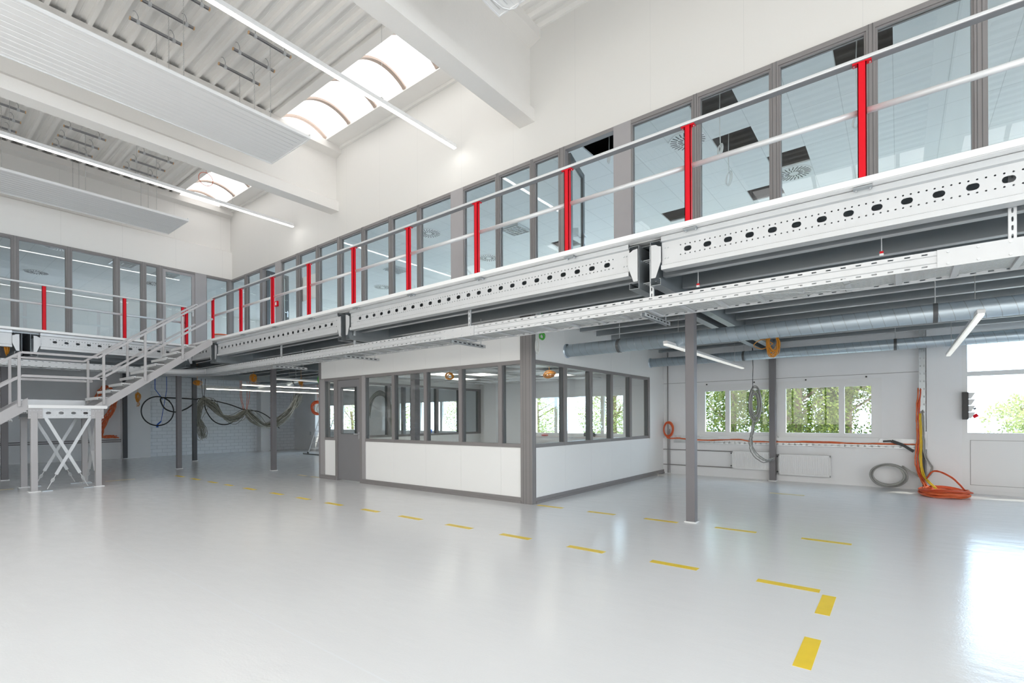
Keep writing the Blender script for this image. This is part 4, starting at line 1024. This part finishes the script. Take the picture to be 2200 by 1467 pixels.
# wall cable tray (horizontal, open front) with cables
wt = thing('wall_cable_tray', 'perforated horizontal cable tray along the back wall under the windows', 'cable tray', (XB-.05, 1.8, .7))
m = MB(); slotrail(m, lambda a, z: (XB-.012, a, z), -.36, 3.96, .70, .86); m.quad(lambda a, z: (XB-.012+a, z, .70), -.05, 0, -.36, 3.96)
m.build('tray_back', 'galv', wt, solid=.002)
m = MB(); slotrail(m, lambda a, z: (XB-.062, a, z), -.36, 3.96, .70, .755); m.build('tray_lip', 'galv', wt, solid=.002)
MB().box(XB-.07, XB-.013, .30, 3.0, .80, .845).build('cover_strip', 'white', wt)
for y in (2.72, .83): MB().box(XB-.072, XB-.06, y-.03, y+.03, .69, .76).build('joint_clip', 'white', wt)
tag(MB().box(XB-.014, XB-.0115, -.36, 4.2, 2.014, 2.021).build('wall_joint', 'frame'), 'long thin joint line above the back-wall windows', 'joint line')
vt = thing('wall_cable_tray', 'perforated vertical cable tray beside the white pilaster', 'cable tray', (XB-.05, -.40, 0))
m = MB(); slotrail(m, lambda a, z: (XB-.13, -.345+z, a), 1.0, 2.95, 0, .085, .13); m.build('tray_back', 'galvd', vt, solid=.002)
MB().box(XB-.15, XB-.12, -.36, -.26, .70, 1.0).build('cover_box', 'white', vt)
MB().box(XB-.14, XB-.12, -.335, -.30, .02, .70).build('lower_channel', 'blackp', vt)
def wire(name, pts, r, m, label, cat='cable', n=6, seg=5, group=None, cables=1, spread=0, rnd=None):
    rn = rnd or random; b = MB()
    for k in range(cables):
        o = Vector((rn.uniform(-1, 1), rn.uniform(-1, 1), rn.uniform(-1, 1)))*spread
        b.tube([Vector(p)+o+Vector((rn.uniform(-1, 1), rn.uniform(-1, 1), rn.uniform(-1, 1)))*spread*.25 for p in smoothpath(pts, n)], r, seg)
    return tag(b.build(name, m, smooth=True), label, cat, group)
XT = XB-.04
for k, (c, n) in enumerate((('orange', 'bright'), ('orange', 'darker'))):
    pts = [(XT, 3.9, .80), (XT, 3.4, .765-.01*k), (XT, 3.0, .775), (XT-.03, 2.6, .79+.012*k), (XT-.04, 2.35, .76), (XT, 1.7, .765), (XT-.02, 1.2, .79-.02*k), (XT, .7, .765), (XT, .2, .765+.01*k), (XT, -.3, .77)]
    wire('orange_cable', pts, .009, 'orange', '%s orange cable pair lying in the wall tray under the windows' % n, 'cable', cables=3, spread=.012, group='orange cables in the wall tray')
def coil(name, c, r, m, label, axis=(1, 0, 0), turns=8, thick=.03, wr=.008, squash=1.0, tilt=0, cat='cable coil', group=None, seg=5, hang=None):
    rn = random.Random(hash(label) % 9999 if False else len(label)*7+int(r*100)); a = Vector(axis).normalized()
    u = a.cross(Vector((0, 0, 1))); u = Vector((1, 0, 0)) if u.length < .1 else u.normalized(); v = a.cross(u).normalized(); b = MB()
    for k in range(turns):
        rr = r+rn.uniform(-thick, thick); off = a*rn.uniform(-thick, thick)+u*rn.uniform(-thick, thick)*.6+v*rn.uniform(-thick, thick)*.6; ph = rn.uniform(0, 6)
        b.tube([Vector(c)+off+u*(rr*math.cos(t*math.pi/16))+v*(rr*squash*math.sin(t*math.pi/16))+a*(thick*.4*math.sin(t*math.pi/8+ph)) for t in range(32)], wr, seg, True)
    if hang: b.tube([Vector(c)+Vector((0, 0, r*squash-thick)), Vector((c[0], c[1], hang))], max(.004, wr*.6), 5)
    return b, tag(b.build(name, m, smooth=True), label, cat, group)
# orange coil hanging at the left of the back wall
c0 = at(1436, 922, x=10.85)
coil('cable_coil', c0, .10, 'orange', 'small orange cable coil hanging on the wall beside the cabin', turns=10, thick=.015, wr=.009, squash=1.5)
wire('orange_cable', [c0+Vector((0, .03, -.13)), c0+Vector((0, -.0, -.2)), (XT, 3.8, .80)], .009, 'orange', 'orange cable end leading from the hanging coil into the tray', cables=3, spread=.01)
# grey coil leaning on wall, orange coil on floor
gc = at(1908, 1018, x=10.80)
coil('cable_coil', (10.80, gc.y, .235), .235, 'greyc', 'large grey cable coil leaning against the back wall', axis=(1, 0, .12), turns=16, thick=.025, wr=.009, squash=.78)
wire('grey_cable', [(10.80, -.03, .40), (10.80, -.16, .30), (10.8, -.27, .24), (10.80, -.36, .25), (10.80, -.42, .40), (10.80, -.33, .62), (10.82, -.31, 1.0), (10.83, -.30, 1.35)], .008, 'greyc', 'grey cables rising from the grey coil along the pilaster', cables=5, spread=.02)
oc = at(2016, 1054, z=.05)
coil('cable_coil', (10.30, -.55, .07), .27, 'orange', 'large orange cable coil lying on the floor by the pilaster', axis=(0, 0, 1), turns=26, thick=.045, wr=.011, squash=1.0, seg=6)
wire('orange_cable', [(10.45, -.35, .08), (10.78, -.27, .25), (10.82, -.22, .5), (10.82, -.25, .9), (10.83, -.24, 1.3), (10.84, -.27, 1.72)], .010, 'orange', 'bunch of orange cables rising from the floor coil up the wall', cables=7, spread=.022)
wire('yellow_cable', [(10.40, -.45, .10), (10.74, -.32, .25), (10.80, -.28, .5), (10.80, -.28, .9), (10.81, -.27, 1.3)], .010, 'yellowc', 'yellow cables rising from the floor coil up the wall', cables=3, spread=.012)
wire('orange_cable', [(10.7, -.35, .22), (10.6, -.45, .36), (10.45, -.65, .28), (10.35, -.82, .06)], .011, 'orange', 'loose orange cable arching over the floor coil', cables=2, spread=.01)
# black flexible piece
bp = MB(); p = [at(1897, 948, x=10.86), at(1915, 947, x=10.86), at(1940, 956, x=10.86), at(1963, 970, x=10.86)]
bp.bar(p[0], p[1], .03, .03); bp.bar(p[1], p[2], .03, .05); bp.bar(p[2], p[3], .03, .045)
tag(bp.build('cable_sleeve', 'black'), 'black bent cable sleeve hanging over the wall tray', 'sleeve')
# grey hank hanging by the window and cables down to the column
hx = 10.3
hc = at(1622, 868, x=hx)
coil('cable_hank', hc, .085, 'greyc', 'slim grey cable hank hanging before the window next to the column', axis=(1, .3, 0), turns=14, thick=.03, wr=.008, squash=3.1)
wire('grey_cable', [at(1622, 895, x=hx), at(1617, 925, x=hx), at(1613, 950, x=hx), at(1622, 975, x=hx), at(1645, 990, x=hx), at(1662, 985, x=10.7)], .008, 'greyc', 'grey cables sagging from the hanging hank to the column', cables=5, spread=.03)
wire('steel_wire', [at(1617, 845, x=hx), at(1617, 760, x=hx), at(1616, 730, x=hx)], .005, 'black', 'pair of thin black wires holding the grey hank', 'wire', cables=2, spread=.03)
# amber hank under the deck
hk = at(1661, 738, x=8.6); b = MB(); rn = random.Random(5)
for k in range(12):
    a = rn.uniform(-1, 1)*.5; r1 = rn.uniform(.10, .22)
    b.tube([hk+Vector((0, .02*math.sin(k), 0))+Vector((.3*math.sin(a), math.cos(a), 0))*(.08*math.cos(t*math.pi/8))+Vector((0, math.sin(a)*.4, 1))*(r1*math.sin(t*math.pi/8)) for t in range(16)], .007, 5, True)
b.tube(smoothpath([hk, hk+Vector((0, .15, .08)), hk+Vector((0, .28, 0)), hk+Vector((0, .15, -.07)), hk], 6), .006, 5)
b.tube([hk+Vector((0, 0, .1)), Vector((hk.x, hk.y, 2.70))], .005, 5)
tag(b.build('cable_hank', 'amber', smooth=True), 'tangled orange cable hank hanging under the deck between the two ducts', 'cable hank')
# socket panel at the gate
sb = thing('socket_panel', 'dark wall socket panel with angled grey outlets and one red plug by the gate', 'socket panel', (10.8, -.86, 1.42))
MB().box(10.76, 10.88, -.873, -.80, 1.20, 1.64).build('back_box', 'blackp', sb)
m = MB()
for k in range(4): z = 1.22+k*.105; m.prism([(-.873, z), (-.905, z), (-.955, z+.095), (-.873, z+.095)], 'x', 10.77, 10.87)
m.build('socket_housing', 'galvl', sb)
MB().tube([(10.82, -.93, 1.24), (10.82, -.985, 1.275)], .028, 12).build('red_plug', 'red', sb)
MB().tube([(10.82, -.935, 1.365), (10.82, -.965, 1.38)], .015, 10).build('socket_cap', 'dframe', sb)

# ------------------------------------------------------------------ cables under the left part
def bundle(name, pts, n, spread, r, m, label, seed=1, fray=0):
    rn = random.Random(seed); b = MB(); P = smoothpath(pts, 8); N = len(P)
    for k in range(n):
        o1 = Vector((rn.gauss(0, 1), rn.gauss(0, 1), rn.gauss(0, 1)))*spread; o2 = Vector((rn.gauss(0, 1), rn.gauss(0, 1), rn.gauss(0, 1)))*spread
        q = []
        for i, p in enumerate(P):
            t = i/(N-1); env = .35+.65*abs(math.sin(t*math.pi*(len(pts)-1)/2.0)); q.append(p+(o1*(1-t)+o2*t)*env+Vector((0, rn.uniform(-1, 1), rn.uniform(-1, 1)))*fray)
        b.tube(q, r, 4)
    return tag(b.build(name, m), label, 'cable bundle')
YC = 17.2
A = lambda u, v, y=YC: at(u, v, y=y)
bundle('cable_bundle', [A(438, 858), A(455, 868), A(478, 893), A(505, 898), A(527, 882)], 60, .085, .0075, 'greycd', 'thick grey cable bundle sagging between the paired columns and the orange straps', 3, .006)
bundle('cable_bundle', [A(528, 882), A(545, 900), A(570, 914), A(600, 905), A(628, 878), A(640, 852)], 55, .085, .0075, 'greycd', 'thick grey cable bundle sagging between the orange straps and the cable ladder end', 4, .004)
bundle('cable_bundle', [A(440, 856), A(430, 875), A(428, 900), A(434, 925), A(437, 940)], 50, .09, .006, 'greycd', 'frayed grey cable ends hanging down at the column', 5, .012)
bundle('cable_bundle', [A(640, 850), A(625, 882), A(600, 905)], 18, .09, .007, 'whitec', 'pale cables fanning down from the cable ladder', 6, .004)
wire('black_cable', [A(420, 856), A(445, 858), A(490, 868), A(525, 880), A(555, 884), A(580, 898), A(600, 920)], .018, 'black', 'black cable running straight across the grey bundles', n=8)
wire('black_cable', [A(438, 850), A(442, 880), A(460, 905), A(485, 912), A(510, 900), A(522, 885)], .018, 'black', 'black cable sagging in a deep curve below the grey bundle', n=8)
tag(MB().bar((A(444, 850).x, YC, 2.98), A(438, 860), .02, .008).bar((A(430, 850).x, YC, 2.98), A(436, 860), .02, .008).build('cable_strap', 'black'), 'pair of black straps holding the frayed cable bundle at the paired columns', 'strap')
b = MB(); c = A(339, 883, 17.0)
b.tube([c+Vector((math.cos(t*math.pi/24)*.40, 0, math.sin(t*math.pi/24)*.42)) for t in range(48)], .017, 8, True)
b.tube(smoothpath([A(365, 862, 17.0), A(350, 854, 17.0), A(345, 860, 17.05), A(355, 878, 17.05), A(378, 885, 17.05), A(400, 878, 17.05), A(415, 868, 17.05)], 8), .020, 8)
b.tube(smoothpath([A(350, 854, 17.0), A(400, 856, 17.0), A(425, 858, 17.0)], 6), .020, 8)
tag(b.build('cable_loop', 'black', smooth=True), 'large black cable loop hanging before the far wall', 'cable')
tag(MB().tube([A(338, 912), A(338, 918)], .03, 8).tube([A(338, 912), A(346, 905)], .02, 6).tube([(A(333, 836).x, YC, 2.98), A(333, 836), A(350, 858)], .01, 6).tube([(A(358, 838).x, YC, 2.98), A(358, 838), A(346, 905)], .008, 6).build('cable_strap', 'blue'), 'blue strap hanging through the black cable loop', 'strap')
for k, (u0, u1) in enumerate(((516, 523), (519, 525), (531, 529), (536, 530))):
    tag(MB().bar((A(u0, 852).x, YC, 2.98), A(u0, 852), .02, .006).bar(A(u0, 852), A(u1, 882), .02, .006).build('hanging_strap', 'orange'), 'thin orange strap holding the grey bundles, %s from the paired columns' % ORD[k], 'strap', 'orange straps of the cable bundles')
_, o = coil('cable_coil', at(682, 876, y=17.0), .19, 'orange', 'orange cable coil hanging beyond the cabin edge', axis=(.3, 1, 0), turns=14, thick=.035, wr=.012, squash=1.15, hang=2.992)
coil('cable_coil', at(690, 878, y=16.6), .15, 'whitec', 'white cable coil hanging inside the orange one beyond the cabin', axis=(.3, 1, 0), turns=6, thick=.02, wr=.01, squash=1.1, hang=2.992)
coil('cable_coil', at(693, 815, y=11.5), .10, 'green', 'green and white cable coil hanging under the deck at the cabin edge', axis=(.3, 1, 0), turns=6, thick=.02, wr=.008, squash=1.3, hang=2.992)
coil('cable_coil', at(1164, 722, y=4.15), .045, 'green', 'small green cable coil above the cabin corner post', axis=(.3, 1, 0), turns=7, thick=.012, wr=.006, hang=2.992)
coil('cable_hank', at(1155, 742, y=4.1), .03, 'whitec', 'thin white cable hank hanging beside the cabin corner post', axis=(.3, 1, 0), turns=8, thick=.012, wr=.004, squash=3.2, hang=2.992)
def hank(c, w, h, m, label, n=12, r=.007, seed=1, top=None, loose=3, cat='cable hank'):
    rn = random.Random(seed); b = MB(); c = Vector(c)
    for k in range(n):
        a = rn.uniform(-1.2, 1.2); hh = h*rn.uniform(.6, 1); ww = w*rn.uniform(.25, .8); o = Vector((rn.uniform(-1, 1)*w*.2, rn.uniform(-1, 1)*w*.25, rn.uniform(-1, 1)*h*.15))
        b.tube([c+o+Vector((math.sin(a), math.cos(a), 0))*(ww*math.cos(t*math.pi/8))+Vector((0, math.sin(a)*.3, 1))*(hh*math.sin(t*math.pi/8)+.1*hh*math.sin(t*math.pi/3)) for t in range(16)], r, 5, True)
    for k in range(loose):
        q = [c+Vector((rn.uniform(-w, w)*.4, rn.uniform(-w, w)*(.3+.35*i), -h*.45*i)) for i in range(5)]
        b.tube(smoothpath(q, 5), r*.55, 4)
    if top: b.tube([c+Vector((0, 0, h*.5)), Vector((c.x, c.y, top))], r*.7, 5)
    return tag(b.build('cable_hank', m, smooth=True), label, cat)
hank(at(545, 812, y=13.5), .13, .10, 'amber', 'amber cable hank under the deck between the columns and the straps', seed=2, top=2.992)
hank(at(647, 820, y=13.5), .10, .10, 'amber', 'amber cable hank under the deck near the cabin', seed=3, top=2.992)
hank(at(296, 852, y=17.5), .10, .16, 'amber', 'amber cable hank hanging before the far wall, with thin loose wires', seed=4, top=2.992, loose=7)
hank(at(690, 846, y=15.5), .10, .22, 'amber', 'amber cable hank above the orange coil', seed=5, top=2.992)
hank(at(424, 822, y=15.5), .16, .07, 'amber', 'amber cable hank under the deck at the paired columns', seed=6, top=2.992, loose=0)
hank(at(757, 716, x=4.95), .05, .09, 'amber', 'amber cable hank tucked beside the girder end at the middle of the gallery', seed=7, top=2.992, loose=0)
hank(at(466, 767, x=4.95), .08, .08, 'amber', 'amber cable hank tucked beside the girder end near the stair head', seed=8, top=2.992, loose=0)
hank(at(14, 745, y=13.75), .06, .16, 'amber', 'amber cable hank beside the girder end of the far gallery', seed=9, top=2.992, loose=0)
for (u_, v_, l_) in ((1894, 545, 'small red beam clamp above the cable ladder, gate side'), (1500, 613, 'small red beam clamp above the cable ladder, beside the girder end')):
    p_ = at(u_, v_, x=5.0); bc = thing('beam_clamp', l_, 'clamp', p_)
    MB().box(p_.x-.01, p_.x+.01, p_.y-.013, p_.y+.013, p_.z, p_.z+.018).build('clamp_body', 'red', bc)
    MB().box(p_.x-.01, p_.x+.01, p_.y-.014, p_.y+.014, p_.z-.018, p_.z).build('nut', 'galv', bc); MB().tube([p_, (p_.x, p_.y, 2.98)], .004, 5).build('rod', 'galv', bc)
fp = thing('door_6', 'framed flat panel in the far wall beside the dark column', None, (5.4, YB-.13, .5), None, 'structure')
p0_ = at(262, 832, y=YB-.13); p1_ = at(318, 932, y=YB-.13)
MB().box(p0_.x, p1_.x, YB-.128, YB-.12, p1_.z, p0_.z).build('leaf', 'backwall', fp)
MB().box(p0_.x, p1_.x, YB-.131, YB-.128, p1_.z, p1_.z+.015).box(p1_.x-.015, p1_.x, YB-.131, YB-.128, p1_.z+.015, p0_.z).build('edge_shadow_gap', 'frame', fp)
wire('orange_cable', [at(u_, v_, y=20.0) for u_, v_ in ((206, 868), (212, 846), (226, 830), (240, 836), (246, 858), (238, 884), (224, 904), (216, 934), (232, 937), (250, 937))], .016, 'orange', 'thick orange cable bunch coming down the far wall behind the stair', cables=7, spread=.055)
coil('cable_coil', at(1180, 805, y=4.9), .08, 'amber', 'amber cable coil hanging from the cabin ceiling grid', axis=(.2, .3, 1), turns=9, thick=.03, wr=.008, hang=2.24)
coil('cable_coil', at(966, 808, x=7.0), .07, 'amber', 'small amber cable coil under the cabin ceiling', axis=(1, .3, .3), turns=7, thick=.02, wr=.008, squash=.8, hang=2.24)
b = MB(); rn = random.Random(8)
for k in range(40):
    o = rn.uniform(-.09, .09); b.tube(smoothpath([Vector((8.6, 11.9+o, 1.35+rn.uniform(-.1, .1))), Vector((8.6+rn.uniform(-.03, .03), 11.8+o, 1.75)), Vector((8.6, 11.4, 1.98+o*.8)), Vector((8.6, 11.0-o, 1.75)), Vector((8.6, 10.9-o, 1.0+rn.uniform(-.25, .1)))], 6), .008, 4)
tag(b.build('cable_bundle', 'greycd'), 'big dark arch of hanging cables seen through the cabin glass', 'cable bundle')
# left wall fittings: pipes along far wall, ladder, bar on floor
tag(MB().tube([(2, YB-.16, .62), (5.6, YB-.16, .62)], .015, 8).build('wall_pipe', 'frame'), 'thin pipe along the far wall behind the stair, upper one', 'pipe', 'pipes on the far wall')
tag(MB().tube([(2, YB-.16, .56), (5.6, YB-.16, .56)], .015, 8).build('wall_pipe', 'frame'), 'thin pipe along the far wall behind the stair, lower one', 'pipe', 'pipes on the far wall')
ld = thing('step_ladder', 'aluminium step ladder standing open beyond the cabin', 'ladder', (9.8, 16.4, 0))
for s, (px_, py_) in enumerate(((9.62, 16.9), (9.95, 16.5))):
    MB().bar((px_, py_, .02), (px_+.35, py_-.15, 1.25), .05, .025).build('rail', 'alu', ld)
    MB().bar((px_-.0, py_, .02), (px_+.005, py_, .08), .06, .04).build('foot', 'black', ld)
    MB().bar((px_+.75, py_-.35, .02), (px_+.38, py_-.16, 1.25), .04, .02).build('rear_rail', 'alu', ld)
for k in range(5):
    f = (k+1)/6; a = Vector((9.62+.35*f, 16.9-.15*f, 1.25*f)); c = Vector((9.95+.35*f, 16.5-.15*f, 1.25*f)); MB().bar(a, c, .07, .02).build('step', 'alu', ld)
tag(MB().bar(at(652, 974, z=.02), at(700, 978, z=.02), .05, .03).build('floor_bar', 'dframe'), 'flat dark bar lying on the floor below the step ladder', 'bar')
wt2 = thing('wall_cable_tray', 'grey wall tray with a black cable hanging out near the far corner', 'cable tray', (XB-.05, 18.5, .7))
MB().box(XB-.08, XB-.02, 17.3, 19.0, .62, .76).build('tray_back', 'galv', wt2)
MB().tube(smoothpath([(XB-.1, 18.3, .72), (XB-.12, 18.2, .5), (XB-.12, 18.25, .3), (XB-.12, 18.1, .2)], 5), .015, 6).build('loose_cable', 'black', wt2)
# window sill clutter
tag(MB().rev((10.93, 10.9+1.0, .79), [(.07, 0), (.09, .13)], 14).build('bucket', 'blue'), 'blue bucket on the sill beyond the cabin', 'bucket')
tag(MB().box(10.86, 10.96, 7.35, 7.5, .80, .82).build('small_tray', 'red'), 'small red tray on the sill inside the cabin', 'tray')
for k, y in enumerate((5.95, 6.1, 6.2)):
    tag(MB().rev((10.9, y, .80), [(.03, 0), (.035, .06), (.02, .09)], 12).build('dark_jar', 'blackp'), 'small dark jar on the cabin sill, %s from the gate side' % ORD[k], 'jar', 'dark jars on the cabin sill')

# ------------------------------------------------------------------ floor tape
def tape(x0, x1, y0, y1, label, m='tape', skew=0):
    tag(MB().prism([(x0, y0), (x1, y0+skew), (x1, y1+skew), (x0, y1)], 'z', 0.0, .0012).build('floor_tape', m), label, 'floor marking', 'yellow dashes taped on the floor')
near = [(.455, .868)]+[(1.314+.84*k*.985, 1.717+.84*k*.985) for k in range(15)]
near = [(.455, .868), (1.314, 1.717), (2.17, 2.56), (3.02, 3.41), (3.84, 4.24), (4.69, 5.10), (5.54, 5.90), (6.40, 6.81), (7.29, 7.64), (8.12, 8.50), (9.09, 9.50), (10.02, 10.31), (10.71, 11.09), (11.58, 12.0), (12.45, 12.90)]
for i, (a, b) in enumerate(near): tape(4.123, 4.203, a, b, 'yellow floor tape dash in the row before the cabin, %s from the near corner' % ORD[i])
far = [(-.43, -.03), (.374, .804), (1.23, 1.66), (2.089, 2.504), (2.907, 3.30), (3.70, 4.126), (9.82, 10.21), (10.40, 10.75)]
for i, (a, b) in enumerate(far[1:]): tape(5.84, 5.915, a, b, 'yellow floor tape dash in the row along the mezzanine columns, %s from the gate' % ORD[i], 'tape' if i < 5 else 'tapew')
tape(3.68, 4.095, .35, .432, 'short wide yellow tape just below the near corner of the markings', 'tape', 0)
tape(2.835, 3.25, .349, .431, 'longer wide yellow tape at the very front of the floor', 'tape', 0)
tape(1.1, 1.55, 12.86, 12.94, 'faded yellow tape on the stair side of the landing legs', 'tapew')
tape(2.9, 3.4, 12.86, 12.94, 'faded yellow tape between stair legs and column', 'tapew')
tape(9.05, 9.15, 1.2, 1.7, 'worn pale tape far back below the windows', 'tapew')

# ------------------------------------------------------------------ outside
def tree_mesh(seed, h, r, leaf, n):
    rn = random.Random(seed); m = MB()
    for k in range(n):
        while True:
            p = Vector((rn.uniform(-1, 1), rn.uniform(-1, 1), rn.uniform(-1, 1)))
            if p.length < 1 and (math.sin(p.x*5+seed)+math.sin(p.y*6)+math.sin(p.z*5+seed*2) > -.9): break
        c = Vector((p.x*r, p.y*r, h*.55+p.z*h*.5)); u = Vector((rn.gauss(0, 1), rn.gauss(0, 1), rn.gauss(0, 1))).normalized()*leaf; v = u.orthogonal().normalized()*leaf*.5
        m.add([c-u, c+v, c+u, c-v], [(0, 1, 2, 3)])
    return m
def tree(x, y, h, r, leaf, n, seed, label, mk='leaf'):
    t = thing('tree', label, 'tree', (x, y, -.12), 'trees outside the windows')
    m = tree_mesh(seed, h, r, leaf, n); m.v = [(a+x, b+y, c) for a, b, c in m.v]; o = m.build('crown', mk, t); o['kind'] = 'stuff'
    rn = random.Random(seed); b = MB().tube(smoothpath([(x, y, -.12), (x+.1, y+.05, h*.3), (x-.05, y, h*.7)], 4), .09, 7); b.build('trunk', 'bark', t)
    for k in range(5):
        z = h*(.25+.1*k); a = rn.uniform(0, 6); MB().tube([(x, y, z), (x+math.cos(a)*r*.7, y+math.sin(a)*r*.7, z+r*.4)], .03, 5).build('branch', 'bark', t)
TL = [(15.0, 3.7, 4.0, 1.3, 'leafy green tree outside the window next to the cabin'), (14.4, 2.0, 3.6, 1.1, 'leafy green tree behind the back-wall column'), (15.4, 1.0, 4.0, 1.0, 'leafy green tree outside the window next to the pilaster'),
      (18.5, 3.2, 5.0, 1.9, 'big green tree farther behind the window next to the cabin')]
for i, (x, y, h, r, l) in enumerate(TL): tree(x, y, h, r, .052, 11000, 11+i, l)
TL2 = [(19.5, -3.3, 1.9, 1.5, 'pale low bush outside the gate glass, beside the socket panel'), (19.8, -6.2, 2.1, 1.9, 'pale low bush outside the gate glass, farther along'), (17, 8.4, 3.0, 1.5, 'thin pale tree outside the cabin window'), (17.5, 12.3, 2.8, 1.3, 'thin pale tree behind the hanging cable arch'),
       (21, 19.5, 2.6, 1.6, 'pale tree outside the window beyond the cabin'), (20.5, 26, 2.6, 1.7, 'pale tree outside, seen through the cabin door'), (21, 31, 2.6, 1.8, 'pale tree outside the far corner window')]
for i, (x, y, h, r, l) in enumerate(TL2): tree(x, y, h, r, .055, 5200, 31+i, l, 'leaf2')
